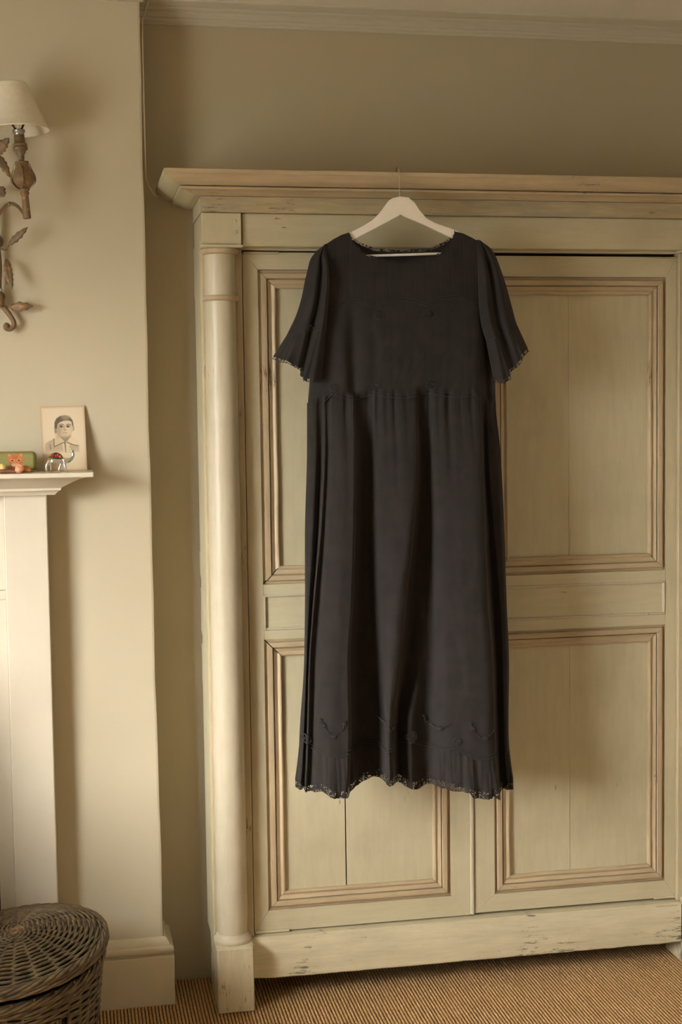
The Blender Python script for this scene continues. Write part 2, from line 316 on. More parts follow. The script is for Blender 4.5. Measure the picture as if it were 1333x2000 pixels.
CREAM1 = lin(183, 174, 143); CREAM2 = lin(195, 186, 154)
TAN1 = lin(179, 160, 127); TAN2 = lin(190, 172, 139)
DARKW = lin(82, 70, 52)
M = {}
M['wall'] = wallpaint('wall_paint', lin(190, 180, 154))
M['wall_shaded'] = wallpaint('shaded_wall_paint', lin(178, 166, 138))  # wall paint repeated darker, the alcove's shade put into the colour
M['ceil'] = wallpaint('ceiling_paint', lin(226, 219, 200))
M['trim'] = wallpaint('trim_paint', lin(194, 186, 162))
M['room'] = wallpaint('room_paint', lin(206, 200, 186))
M['mantel'] = plain('mantel_paint', lin(206, 197, 176), .45, 0, .03, 8)
M['skirt'] = plain('skirting_paint', lin(204, 194, 166), .5, 0, .05, 9)
M['pv'] = oldpaint('aged_cream_paint_upright', CREAM1, CREAM2, 'z', DARKW, -.3)
M['ph'] = oldpaint('aged_cream_paint_level', CREAM1, CREAM2, 'x', DARKW, .2)
M['pworn'] = oldpaint('worn_cream_paint', CREAM1, lin(208, 196, 164), 'x', lin(84, 76, 66), .7)
M['pfoot'] = oldpaint('worn_foot_paint', CREAM1, lin(208, 196, 164), 'z', lin(84, 76, 66), 1.3)
M['mv'] = oldpaint('tan_glaze_upright', TAN1, TAN2, 'z', lin(96, 76, 54), .4, .5, lin(170, 152, 121))
M['mh'] = oldpaint('tan_glaze_level', TAN1, TAN2, 'x', lin(96, 76, 54), .4, .5, lin(170, 152, 121))
M['fascia'] = oldpaint('grey_glaze_level', lin(176, 160, 122), lin(192, 176, 138), 'x', lin(100, 94, 84), .7, .5, lin(150, 142, 122))
M['col'] = oldpaint('column_paint', lin(182, 172, 146), lin(195, 186, 161), 'z', lin(120, 104, 80), .3, .38)
M['pil'] = oldpaint('pilaster_paint', lin(172, 157, 124), lin(188, 174, 141), 'z', lin(104, 84, 60), .25)
M['dark'] = plain('dark_interior', lin(42, 36, 28), .9)
M['stain'] = plain('brown_edge', lin(150, 122, 86), .6, 0, .3, 60)

def fabric(name, c, bumpy=.25):
    mt, nt, b = newmat(name); v = coords(nt); v2 = coords(nt, (160, 160, 1200)); 
    f = noise_n(nt, v, 26, 5)
    nt.links.new(ramp(nt, f, [(.3, tuple(x*.86 for x in c)), (.7, tuple(x*1.16 for x in c))]), b.inputs['Base Color'])
    b.inputs['Roughness'].default_value = .92; b.inputs['Specular IOR Level'].default_value = .12
    b.inputs['Sheen Weight'].default_value = .08; b.inputs['Sheen Roughness'].default_value = .5
    b.inputs['Sheen Tint'].default_value = (.9, .85, .8, 1)
    bump(nt, b, noise_n(nt, v, 420, 4, .7), bumpy, .0008)
    return mt
BLK = (.0255, .0220, .0206)
M['dress'] = fabric('black_cotton', BLK)
M['cord'] = fabric('black_thread', (.036, .033, .031), .1)
def lace(name, scale=210, dens=.085, thr=.56):
    mt, nt, b = newmat(name); v = coords(nt)
    b.inputs['Base Color'].default_value = (.03, .027, .026, 1); b.inputs['Roughness'].default_value = .9
    b.inputs['Specular IOR Level'].default_value = .1
    vo = N(nt, 'ShaderNodeTexVoronoi', feature='DISTANCE_TO_EDGE'); vo.inputs['Scale'].default_value = scale; nt.links.new(v, vo.inputs['Vector'])
    lt = N(nt, 'ShaderNodeMath', operation='LESS_THAN'); lt.inputs[1].default_value = dens; nt.links.new(vo.outputs['Distance'], lt.inputs[0])
    nz = noise_n(nt, v, 75, 2); gt = N(nt, 'ShaderNodeMath', operation='GREATER_THAN'); gt.inputs[1].default_value = thr; nt.links.new(nz, gt.inputs[0])
    mx = N(nt, 'ShaderNodeMath', operation='MAXIMUM'); nt.links.new(lt.outputs[0], mx.inputs[0]); nt.links.new(gt.outputs[0], mx.inputs[1])
    tr = N(nt, 'ShaderNodeBsdfTransparent'); ms = N(nt, 'ShaderNodeMixShader')
    nt.links.new(mx.outputs[0], ms.inputs[0]); nt.links.new(tr.outputs[0], ms.inputs[1]); nt.links.new(b.outputs[0], ms.inputs[2])
    nt.links.new(ms.outputs[0], nt.nodes['Material Output'].inputs['Surface'])
    return mt
M['lace'] = lace('black_lace'); M['lace_hem'] = lace('black_hem_lace', 240, .19, .50)
M['hanger'] = plain('white_hanger_paint', lin(238, 231, 216), .4, 0, .02)
M['steel'] = plain('hook_steel', (.55, .53, .5), .25, 1, .05)
M['gilt'] = None
def gilt(name):
    mt, nt, b = newmat(name); v = coords(nt)
    f = noise_n(nt, v, 55, 6, .7)
    col = ramp(nt, f, [(.3, lin(66, 54, 40)), (.44, lin(122, 106, 82)), (.55, lin(118, 90, 56)), (.7, lin(164, 136, 92))])
    nt.links.new(col, b.inputs['Base Color'])
    b.inputs['Roughness'].default_value = .5; b.inputs['Metallic'].default_value = .25
    bump(nt, b, noise_n(nt, v, 160, 5, .7), .5, .002)
    return mt
M['gilt'] = gilt('worn_gilt')
M['gilt_dark'] = plain('dark_gilt', lin(104, 86, 60), .6, .2, .4, 90)
M['holder'] = plain('lamp_holder_steel', (.30, .29, .27), .35, .9, .05)
def shade_mat():
    mt, nt, b = newmat('cream_linen_shade'); v = coords(nt)
    nt.links.new(ramp(nt, noise_n(nt, v, 90, 4), [(.3, lin(226, 217, 192)), (.7, lin(236, 228, 206))]), b.inputs['Base Color'])
    b.inputs['Roughness'].default_value = .9; b.inputs['Specular IOR Level'].default_value = .1
    tl = N(nt, 'ShaderNodeBsdfTranslucent'); tl.inputs[0].default_value = (*lin(214, 190, 140), 1)
    ms = N(nt, 'ShaderNodeMixShader'); ms.inputs[0].default_value = .14
    nt.links.new(b.outputs[0], ms.inputs[1]); nt.links.new(tl.outputs[0], ms.inputs[2]); nt.links.new(ms.outputs[0], nt.nodes['Material Output'].inputs['Surface'])
    bump(nt, b, noise_n(nt, v, 500, 2), .2, .0008)
    return mt
M['shade'] = shade_mat()
def glassy():
    mt, nt, b = newmat('clear_glass')
    gl = N(nt, 'ShaderNodeBsdfGlossy'); gl.inputs['Roughness'].default_value = .05
    tr = N(nt, 'ShaderNodeBsdfTransparent'); tr.inputs[0].default_value = (.95, .95, .95, 1)
    fr = N(nt, 'ShaderNodeFresnel'); fr.inputs['IOR'].default_value = 1.3; ms = N(nt, 'ShaderNodeMixShader')
    nt.links.new(fr.outputs[0], ms.inputs[0]); nt.links.new(tr.outputs[0], ms.inputs[1]); nt.links.new(gl.outputs[0], ms.inputs[2])
    nt.links.new(ms.outputs[0], nt.nodes['Material Output'].inputs['Surface']); return mt
M['glass'] = glassy()
def wicker(name, a, b_, c):
    mt, nt, b = newmat(name); v = coords(nt)
    f = noise_n(nt, v, 38, 6, .7)
    nt.links.new(ramp(nt, f, [(.32, a), (.52, b_), (.72, c)]), b.inputs['Base Color'])
    b.inputs['Roughness'].default_value = .6; b.inputs['Specular IOR Level'].default_value = .35
    bump(nt, b, noise_n(nt, v, 300, 4), .3, .001); return mt
M['wick'] = wicker('willow', lin(58, 47, 32), lin(94, 79, 55), lin(122, 103, 73))
M['wick_red'] = wicker('red_willow', lin(84, 58, 42), lin(122, 94, 66), lin(164, 124, 80))
M['silver'] = plain('silver', (.80, .79, .76), .22, .95, .05, 200)
for k, c in dict(e_red=(176, 44, 32), e_green=(34, 98, 48), e_purple=(70, 34, 66), e_orange=(204, 84, 40), e_gold=(176, 140, 70), e_dark=(104, 28, 32)).items():
    M[k] = plain('enamel'+k[1:], lin(c), .25, 0, .1, 400, .6)
def vcol(name, rough=.7):
    mt, nt, b = newmat(name)
    a = N(nt, 'ShaderNodeVertexColor'); a.layer_name = 'paint'
    nt.links.new(a.outputs['Color'], b.inputs['Base Color']); b.inputs['Roughness'].default_value = rough
    b.inputs['Specular IOR Level'].default_value = .3; return mt
M['print'] = vcol('photographic_print', .75); M['case'] = vcol('printed_fabric_case', .8)
M['card'] = plain('card_edge', lin(196, 176, 140), .8)
M['cable'] = plain('white_cable', lin(196, 184, 156), .5, 0, .04)
M['stone_a'] = plain('red_brown_stone', lin(132, 84, 58), .45, 0, .35, 120); M['stone_b'] = plain('golden_brown_stone', lin(176, 116, 56), .4, 0, .4, 120)
M['stone_c'] = plain('orange_pink_stone', lin(204, 140, 102), .35, 0, .2, 100); M['stone_d'] = plain('pale_yellow_stone', lin(222, 190, 110), .4, 0, .2, 100)
def sisal():
    mt, nt, b = newmat('ribbed_sisal'); v = coords(nt)
    f = noise_n(nt, v, 9, 5); fine = noise_n(nt, coords(nt, (130, 170, 1)), 1.0, 3, .6)
    c = ramp(nt, fine, [(.25, lin(146, 114, 76)), (.5, lin(196, 157, 109)), (.75, lin(226, 190, 140))])
    c = mix(nt, ramp(nt, f, [(.4, (0, 0, 0)), (.8, (.5, .5, .5))]), c, lin(178, 140, 96))
    # the dark gaps between the ribs, one every 8.6 mm
    sx = N(nt, 'ShaderNodeSeparateXYZ'); nt.links.new(coords(nt), sx.inputs[0])
    ma = N(nt, 'ShaderNodeMath', operation='MULTIPLY_ADD'); ma.inputs[1].default_value = 1/.0086; ma.inputs[2].default_value = .30/.0086; nt.links.new(sx.outputs['X'], ma.inputs[0])
    fr = N(nt, 'ShaderNodeMath', operation='FRACT'); nt.links.new(ma.outputs[0], fr.inputs[0])
    gp = ramp(nt, fr.outputs[0], [(.0, (.9, .9, .9)), (.12, (.5, .5, .5)), (.24, (0, 0, 0)), (.78, (0, 0, 0)), (.91, (.5, .5, .5)), (1.0, (.9, .9, .9))])
    c = mix(nt, gp, c, lin(84, 64, 42))
    nt.links.new(c, b.inputs['Base Color']); b.inputs['Roughness'].default_value = .95; b.inputs['Specular IOR Level'].default_value = .1
    bump(nt, b, fine, .9, .004); return mt
M['sisal'] = sisal()

# ------------------------------------------------------------------ the room
ALC = .165; CH = .035; CZ = 2.503
LX, RX, FY = -1.62, 2.55, -4.6
def plane_box(name, x0, x1, y0, y1, z0, z1, mat):
    b = MB(); b.box(x0, x1, y0, y1, z0, z1); return struct(b.build(name, mat))
plane_box('wall_back', LX-.1, RX+.1, ALC, ALC+.1, -.1, CZ+.1, M['wall_shaded'])
# chimney breast with slightly worn, not quite plumb right arris
b = MB(); n = 24; rows = []
for i in range(n+1):
    z = -.02 + (CZ+.02)*i/n
    j = .0009*math.sin(i*2.1)+.0007*math.sin(i*5.3)
    xe = .211-.007*min(1, z/1.0)-.0006*max(0, z-1)+j
    rows.append([(-1.55, ALC, z), (-1.55, CH, z), (xe-.006, CH, z), (xe-.0015, CH+.0012, z), (xe, CH+.006, z), (xe, ALC, z)])
b.grid(rows); struct(b.build('wall_chimney', M['wall'], smooth=False))
b = MB(); b.box(LX-.1, RX+.1, FY-.1, ALC+.1, CZ, CZ+.1); struct(b.build('ceiling', M['ceil']))
plane_box('wall_right', RX, RX+.1, FY, ALC, -.1, CZ, M['room'])
b = MB()
b.box(LX-.1, LX, FY, WY0, -.1, CZ); b.box(LX-.1, LX, WY1, ALC, -.1, CZ); b.box(LX-.1, LX, WY0, WY1, -.1, WZ0); b.box(LX-.1, LX, WY0, WY1, WZ1, CZ)
struct(b.build('wall_left', M['room']))
plane_box('wall_front', LX, RX, FY-.1, FY, -.1, CZ, M['room'])
# sash window (outside the picture; the daylight comes through them)
def sash(nm, p, q, z0, z1, axis):
    b = MB(); t = .035
    def bx(a0, a1, c0, c1, d0, d1):
        if axis == 'y': b.box(d0, d1, a0, a1, c0, c1)
        else: b.box(a0, a1, d0, d1, c0, c1)
    d0, d1 = ((LX-.06, LX-.03) if axis == 'y' else (FY-.06, FY-.03))
    bx(p, p+t, z0, z1, d0, d1); bx(q-t, q, z0, z1, d0, d1); bx(p, q, z0, z0+t, d0, d1); bx(p, q, z1-t, z1, d0, d1); bx(p, q, (z0+z1)/2-.018, (z0+z1)/2+.018, d0, d1)
    return struct(b.build(nm, M['mantel']))
sash('window_1', WY0, WY1, WZ0, WZ1, 'y')

# ribbed sisal floor: real ribs running away from the camera
b = MB(); P = [[], []]; pitch = .0086
x = LX-.05; prof = []
rx0, rx1 = -.30, 1.85
prof.append((LX-.05, 0.0)); 
k = int((rx1-rx0)/pitch)
for i in range(k):
    for s, zz in ((0, -.0052), (.13, -.0016), (.32, .0), (.60, .0), (.85, -.0016)):
        prof.append((rx0+(i+s)*pitch, zz))
prof.append((RX+.05, 0.0))
ys = [FY-.05, -1.2, ALC+.02]
b.grid([[(px_, yy, zz) for px_, zz in prof] for yy in ys], flip=False)
fl = struct(b.build('floor', M['sisal'], smooth=False, fix=False))

# skirting on the chimney breast
def run_profile(name, prof, x0, x1, mat, parent=None, endx=None):
    # prof (y, z) closed outline, extruded along x
    n = len(prof); v = [(x0, y, z) for y, z in prof]+[(x1, y, z) for y, z in prof]
    f = [tuple(range(n)), tuple(reversed(range(n, 2*n)))]+[(i, i+n, (i+1) % n+n, (i+1) % n) for i in range(n)]
    b = MB(); b.add(v, f); return b.build(name, mat, parent)
def mitred(name_list, prof, xl, xr, yb, yback, mats, parent, left=True, right=True):
    # prof: open list (p, z), p = projection; runs: front plus returns mitred at the corners
    objs = []
    n = len(prof)
    def strip(P, nm, mt):
        b = MB(); b.grid(P); return b.build(nm, mt, parent, fix=True)
    fl_ = [(xl-(p if left else 0), yb-p, z) for p, z in prof]; fr_ = [(xr+(p if right else 0), yb-p, z) for p, z in prof]
    segs = 1
    objs.append(strip([fl_, fr_], name_list[0], mats[0]))
    if left: objs.append(strip([[(xl-p, yback, z) for p, z in prof], fl_], name_list[1], mats[1]))
    if right: objs.append(strip([fr_, [(xr+p, yback, z) for p, z in prof]], name_list[1], mats[1]))
    return objs
sk = [(0, .168), (.004, .167), (.008, .161), (.011, .155), (.0125, .150), (.019, .149), (.0225, .145), (.0235, .139), (.0225, .133), (.019, .1295), (.0145, .1285), (.0145, .125), (.0225, .1235), (.0235, .122), (.0235, -.003)]
o = mitred(['baseboard_chimney', 'baseboard_return'], sk, -.048, .2105, CH, ALC, [M['skirt'], M['skirt']], None, left=False, right=True)
for q in o: struct(q)
o[1].parent = o[0]

# picture-rail style ceiling mouldings
def crown(name, yb, x0, x1, zb):
    pr = [(0, zb), (.004, zb), (.007, zb+.002), (.007, zb+.006), (.012, zb+.007), (.015, zb+.010), (.015, zb+.014), (.020, zb+.015), (.026, zb+.020), (.030, zb+.022), (.030, zb+.026), (.036, zb+.027),
          (.042, zb+.030), (.042, zb+.034), (.050, zb+.035), (.062, zb+.039), (.070, zb+.041), (.070, zb+.047)]
    b = MB(); b.grid([[(x0, yb-p, min(z, CZ)) for p, z in pr], [(x1, yb-p, min(z, CZ)) for p, z in pr]])
    return struct(b.build(name, M['trim']))
crown('trim_1', ALC, .20, RX, 2.4585)
b = MB(); b.box(-1.56, .212, CH-.012, CH+.001, 2.4765, CZ); b.box(-1.56, .216, CH-.03, CH, 2.492, CZ); struct(b.build('trim_2', M['trim']))

# ------------------------------------------------------------------ wardrobe
WR = thing('wardrobe', 'old two-door wardrobe in worn cream paint with a round column at its left corner', 'wardrobe', (1.004, .05, 0))
XL, XR = .334, 1.674
def both(xa, xb):  # mirror about the wardrobe's middle
    return (2.008-xb, 2.008-xa)
# carcass
for (a, c) in ((.331, .345), both(.331, .345)):
    left = a < 1
    if left:
        out = [(-.012, .16), (.136, .16), (.136, .785), (.152, .80), (.152, .888), (.120, .897), (.118, .916), (.152, .925), (.152, 1.035), (.124, 1.040), (.122, 1.060), (.152, 1.072), (.152, 1.128), (.136, 1.135), (.136, 1.765), (.152, 1.78), (.152, 1.90), (-.012, 1.90)]
    else: out = [(-.012, .16), (.160, .16), (.160, 1.90), (-.012, 1.90)]
    n = len(out); b = MB()
    b.add([(a, y, z) for y, z in out]+[(c, y, z) for y, z in out], [tuple(range(n)), tuple(reversed(range(n, 2*n)))]+[(i, i+n, (i+1) % n+n, (i+1) % n) for i in range(n)])
    b.build('side_panel', M['pv'], WR)
rbox('back_panel', .346, 1.662, .150, .160, .10, 1.96, M['dark'], WR, 0)
rbox('inner_floor', .436, 1.572, .032, .149, .150, .166, M['dark'], WR, 0)
rbox('top_board', .336, 1.672, -.035, .160, 1.985, 1.999, M['ph'], WR, 0)
rbox('top_cover', .246, 1.762, -.145, .162, 2.046, 2.0505, M['ph'], WR, 0)
for (a, c) in ((.3345, .4338), both(.3345, .4338)):
    rbox('pilaster', a, c, -.014, .02, .166, 1.884, M['pil'], WR, .0015)
    rbox('frieze_block', a-.0012, a+.0945, -.055, .15, 1.8885, 1.9635, M['pv'], WR, .0015)
    rbox('abacus', a-.005, a+.0965, -.064, .02, 1.8805, 1.8875, M['ph'], WR, .0015)
    cx = (a+c)/2-.0055 if a < 1 else (a+c)/2+.0055
    rbox('foot', cx-.0455, cx+.0455, -.08, .085, .0, .164, M['pfoot'], WR, .003)
    b = MB(); pr = [(.1855, .0365)]
    for i in range(1, 31): pr.append((.1855+(1.868-.1855)*i/30, .0383+.0012*math.sin(math.pi*i/30)-.0008*i/30))
    b.lathe(pr, (cx, -.02, 0), n=40, cap=False)
    cl = b.build('column', M['col'], WR, True)
    b = MB(); b.lathe([(1.866, .038), (1.867, .043), (1.870, .0455), (1.8735, .0475), (1.877, .0478), (1.8805, .0475)], (cx, -.02, 0), n=40); b.build('capital_ring', M['mv'], cl, True)
    b = MB(); b.lathe([(1.7545, .038), (1.7555, .0425), (1.7585, .0448), (1.7615, .0452), (1.7645, .0446), (1.767, .0425), (1.768, .038)], (cx, -.02, 0), n=40, cap=False); b.build('collar_ring', M['mh'], cl, True)
    b = MB(); b.lathe([(.1642, .046), (.167, .0475), (.171, .0478), (.175, .0465), (.1775, .0435), (.179, .0418), (.182, .0412), (.185, .0395), (.187, .037)], (cx, -.02, 0), n=40, cap=False); b.build('base_ring', M['col'], cl, True)
    rbox('base_slab', cx-.047, cx+.047, -.0715, .03, .1595, .1650, M['pfoot'], WR, .0015)
    for (dx, zz) in ((.036, 1.944), (.037, 1.918)):
        b = MB(); b.lathe([(0, .0042), (.0012, .0040), (.0016, .0025)], (cx+(dx if a < 1 else -dx), -.0548, zz), (0, -1, 0), 12); b.build('peg', M['pv'], WR, True)
rbox('frieze_rail', .4322, 1.5758, -.045, .02, 1.8860, 1.9640, M['ph'], WR, .0015)
rbox('stop_strip', .4345, 1.5735, -.004, .02, 1.8806, 1.8862, M['ph'], WR, .0008)
rbox('lintel', .434, 1.574, .034, .06, 1.83, 1.92, M['dark'], WR, 0)
# bottom rail with a worn, slightly uneven lower edge
b = MB(); P0 = []; nn = 90
for i in range(nn+1):
    xx = .4265+(1.581-.4265)*i/nn
    j = .0013*mnoise.noise(Vector((xx*22, 0, 0)))+.0008*mnoise.noise(Vector((xx*70, 3, 0)))
    zb = .0565+j + .004*math.exp(-((xx-.4265)/.05)**2)
    zt = .1665+.0007*mnoise.noise(Vector((xx*30, 9, 0)))
    P0.append([(xx, .012, zb), (xx, -.0225, zb), (xx, -.025, zb+.003), (xx, -.025, zt-.005), (xx, -.0225, zt-.001), (xx, .030, zt)])
b.grid(P0); smooth_by_angle(b.build('bottom_rail', M['pworn'], WR))
# a split sliver along the rail's upper right edge
rbox('sliver', 1.507, 1.570, -.0275, -.020, .1585, .1635, M['pworn'], WR, .001)
# cornice
cor = [(.0895, 2.0515), (.0915, 2.0505), (.0912, 2.0420), (.0885, 2.0405), (.086, 2.0380), (.0805, 2.0325), (.073, 2.0275), (.064, 2.0235), (.0565, 2.0215), (.0535, 2.0200), (.0380, 2.0195), (.0380, 2.0172), (.0520, 2.0167), (.0530, 2.0140), (.0515, 2.0115), (.0475, 2.0105), (.040, 2.0100), (.033, 2.0080), (.027, 2.0055), (.022, 2.0035), (.0170, 2.0030), (.0165, 2.0020), (0, 2.0020)]
cc = [mitred(['crown_moulding', 'crown_moulding'], cor, .331, 1.677, -.06, .160, [M['mh'], M['pv']], WR)]
fas = [(-.02, 2.0022), (-.001, 2.0022), (0, 2.0012), (0, 1.9655), (-.001, 1.9645), (-.02, 1.9645)]
mitred(['fascia', 'fascia'], fas, .331, 1.677, -.06, .160, [M['fascia'], M['pv']], WR)
for q in WR.children:
    if q.name.startswith(('crown', 'fascia')): smooth_by_angle(q, 32)
# the cut end of the left return shows as a solid end
# doors
MOULD = [(.0000, .0005), (.0004, .0085), (.0068, .0080), (.0080, .0005), (.0092, -.0012), (.0150, -.0016), (.0205, -.0010), (.0215, .0002), (.0217, .0085), (.0236, .0085), (.0246, .0022), (.0268, .0030), (.0300, .0058), (.0335, .0066), (.0362, .0048), (.0392, .0026), (.0420, .0028), (.0440, .0045), (.0450, .0078), (.0452, .0120), (.0452, .02)]
def frame_moulding(door, x0, x1, z0, z1, prof, names, mats, gap=.0005, wob=0, open_=''):
    gBL = .0017 if 'b' in open_ else gap; gTL = .0017 if 't' in open_ else gap
    # four mitred lengths; w = inward distance, y = depth
    def side(kind):
        P = []
        segs = 14
        for k in range(segs+1):
            row = []
            for wdt, y in prof:
                if kind in 'LR':
                    a, c = z0+wdt+(gBL if kind == 'L' else gap), z1-wdt-(gTL if kind == 'L' else gap); xx = x0+wdt if kind == 'L' else x1-wdt
                    zz = a+(c-a)*k/segs
                    e = wob*mnoise.noise(Vector((zz*9, x0*31, wdt*40)))*(1 if wdt > .03 else .25)
                    row.append((xx+e, y, zz))
                else:
                    a, c = x0+wdt+(gBL if kind == 'B' else gTL), x1-wdt-gap; zz = z0+wdt if kind == 'B' else z1-wdt
                    xx = a+(c-a)*k/segs
                    e = wob*mnoise.noise(Vector((xx*9, z0*31, wdt*40)))*(1 if wdt > .03 else .25)
                    row.append((xx, y, zz+e))
            P.append(row)
        b = MB(); b.grid(P); o = b.build(names, mats[0] if kind in 'LR' else mats[1], door)
        # make it face the room
        avg = sum((p.normal.y*p.area for p in o.data.polygons))
        if avg > 0: o.data.flip_normals()
        smooth_by_angle(o, 40)
    for kd in 'LRTB': side(kd)
def board(door, x0, x1, z0, z1, y, mat, name='panel_board'):
    return rbox(name, x0, x1, y, y+.008, z0, z1, mat, door, .0008)
def make_door(x0, x1, z0, z1, mx0, mx1, zz, splits, bead):
    d = bpy.data.objects.new('door', None); COL.objects.link(d); d.parent = WR; d.location = (x0-1.004, -.05, 0)
    d['label'] = 'left door with the bead on its closing edge' if bead else 'right door'
    (u1, u0), (m1, m0), (l1, l0) = zz
    g = .0003
    def pr(name, out, mat):
        b = MB(); b.prism(out, 0.0, .03); return b.build(name, mat, d)
    pr('stile', [(x0, z0), (mx0-g, l0-g), (mx0-g, u1), (x0, z1)], M['pv'])
    pr('stile', [(mx1+g, l0-g), (x1, z0), (x1, z1), (mx1+g, u1+g)], M['pv'])
    pr('rail', [(x0+.0006, z1), (mx0, u1+g*2), (mx1, u1+g*2), (x1-.0006, z1)], M['ph'])
    pr('rail', [(x0+.0006, z0), (x1-.0006, z0), (mx1, l0-g*2), (mx0, l0-g*2)], M['ph'])
    pr('rail', [(mx0+g, m1), (mx1-g, m1), (mx1-g, u0), (mx0+g, u0)], M['ph'])
    pr('rail', [(mx0+g, l1), (mx1-g, l1), (mx1-g, m0), (mx0+g, m0)], M['ph'])
    frame_moulding(d, mx0, mx1, u0, u1, MOULD, 'panel_moulding', (M['mv'], M['mh']), .0005, .0016, 'b' if bead else '')
    frame_moulding(d, mx0, mx1, l0, l1, MOULD, 'panel_moulding', (M['mv'], M['mh']), .0005, .0016, 't' if bead else '')
    BEAD = [(.0, .0006), (.0006, -.0008), (.002, -.0022), (.0038, -.0026), (.0056, -.0018), (.0068, .0004), (.0072, .0042)]
    frame_moulding(d, mx0, mx1, m0, m1, BEAD, 'panel_bead', (M['col'], M['col']), .0003, .0)
    board(d, mx0+.004, mx1-.004, m0+.004, m1-.004, .0036, M['ph'], 'middle_panel')
    for (pz0, pz1, sp) in ((u0, u1, splits[0]), (l0, l1, splits[1])):
        xs = [mx0+.038]+[s for s in sp]+[mx1-.038]
        gp = .0030 if (bead and pz0 == l0) else .0005
        for i in range(len(xs)-1):
            board(d, xs[i]+(gp/2 if i else 0), xs[i+1]-(gp/2 if i < len(xs)-2 else 0), pz0+.038, pz1-.038, .0134+(.0008 if i % 2 else 0), M['pv'])
    rbox('door_backing', x0+.01, x1-.01, .0305, .034, z0+.01, z1-.01, M['dark'], d, 0)
    if bead:
        b = MB(); pr_ = []
        for i in range(9):
            a = math.pi*i/8; pr_.append((1.0097-.0062*math.cos(a), -.0062*math.sin(a)))
        b.grid([[(xx, yy+.0005, z0+.002) for xx, yy in pr_], [(xx, yy+.0005, z1-.001) for xx, yy in pr_]])
        o = b.build('meeting_bead', M['col'], d, True)
    return d
dl = make_door(.4370, 1.0030, .1700, 1.8765, .4740, .9520, ((1.8340, 1.0555), (1.0298, .9390), (.9170, .2248)), ([.678], [.6785]), True)
dr = make_door(1.0170, 1.5735, .1735, 1.8725, 1.0710, 1.5440, ((1.8200, 1.0555), (1.0285, .9372), (.9110, .2205)), ([1.2812], [1.2828]), False)
rbox('pivot_strip', .4375, .5265, -.006, .0, 1.8712, 1.8775, M['mh'], dl, .001)
rbox('pivot_strip', .4375, .5255, -.006, .0, .1680, .1745, M['pworn'], dl, .001)
rbox('pivot_strip', 1.497, 1.5735, -.005, .0, 1.8685, 1.8725, M['mh'], dr, .001)
rbox('pivot_strip', 1.512, 1.572, -.004, .0, .1712, .1760, M['pworn'], dr, .001)

# ------------------------------------------------------------------ coat hanger
Y0 = -.158
HG = thing('coat_hanger', 'white wooden coat hanger hooked over the wardrobe cornice inside the dress neck', 'hanger', (HOOK[0][0], Y0, HOOK[0][1]))
b = MB(); b.prism(HANG, Y0-.0055, Y0+.0055); o = b.build('shoulder_bar', M['hanger'], HG)
bm = bmesh.new(); bm.from_mesh(o.data)
bmesh.ops.bevel(bm, geom=[e for e in bm.edges if abs(e.verts[0].co.y-e.verts[1].co.y) < 1e-5], offset=.0016, segments=2, affect='EDGES'); bm.to_mesh(o.data); bm.free()
b = MB(); b.tube([(x, Y0, z) for x, z in HBAR], .0031, 12); b.build('trouser_bar', M['hanger'], HG, True)
hx, hz = HOOK[0]; pts = [(hx, Y0, hz-.01)]+[(x, Y0+.001, z) for x, z in HOOK[1:4]]
zt = 2.0565
pts = [(hx, Y0, hz-.012), (hx, Y0, 2.02), (hx-.0004, Y0+.001, 2.044), (hx-.0008, Y0+.002, 2.055), (hx-.001, Y0+.008, 2.0625), (hx-.001, Y0+.018, 2.0640), (hx-.001, Y0+.028, 2.0590), (hx-.001, Y0+.031, 2.0540)]
b = MB(); b.tube(catmull(pts, 6), .00135, 8); b.build('hook', M['steel'], HG, True)

# ------------------------------------------------------------------ the dress
DR = thing('dress', 'long black cotton dress with short sleeves and lace hems hanging from a white hanger', 'dress', (.83, Y0, 1.2))
SK = np.array(SKIRT)            # [knot][row][X, F, Z]
ROWS = np.array([765, 785, 880, 1041, 1170, 1300, 1420, 1480, 1600], float)
TK = SK[:, 3, 0].copy()         # across-parameter
def skirt_cols(step=.0021):
    t = []
    for a, c in zip(TK[:-1], TK[1:]):
        n = max(5, int(math.ceil((c-a)/step))); t += [a+(c-a)*i/n for i in range(n)]
    t.append(TK[-1]); return np.array(t)
TC = skirt_cols(); UC = (TC-TK[0])/(TK[-1]-TK[0])
rng = np.random.RandomState(3)
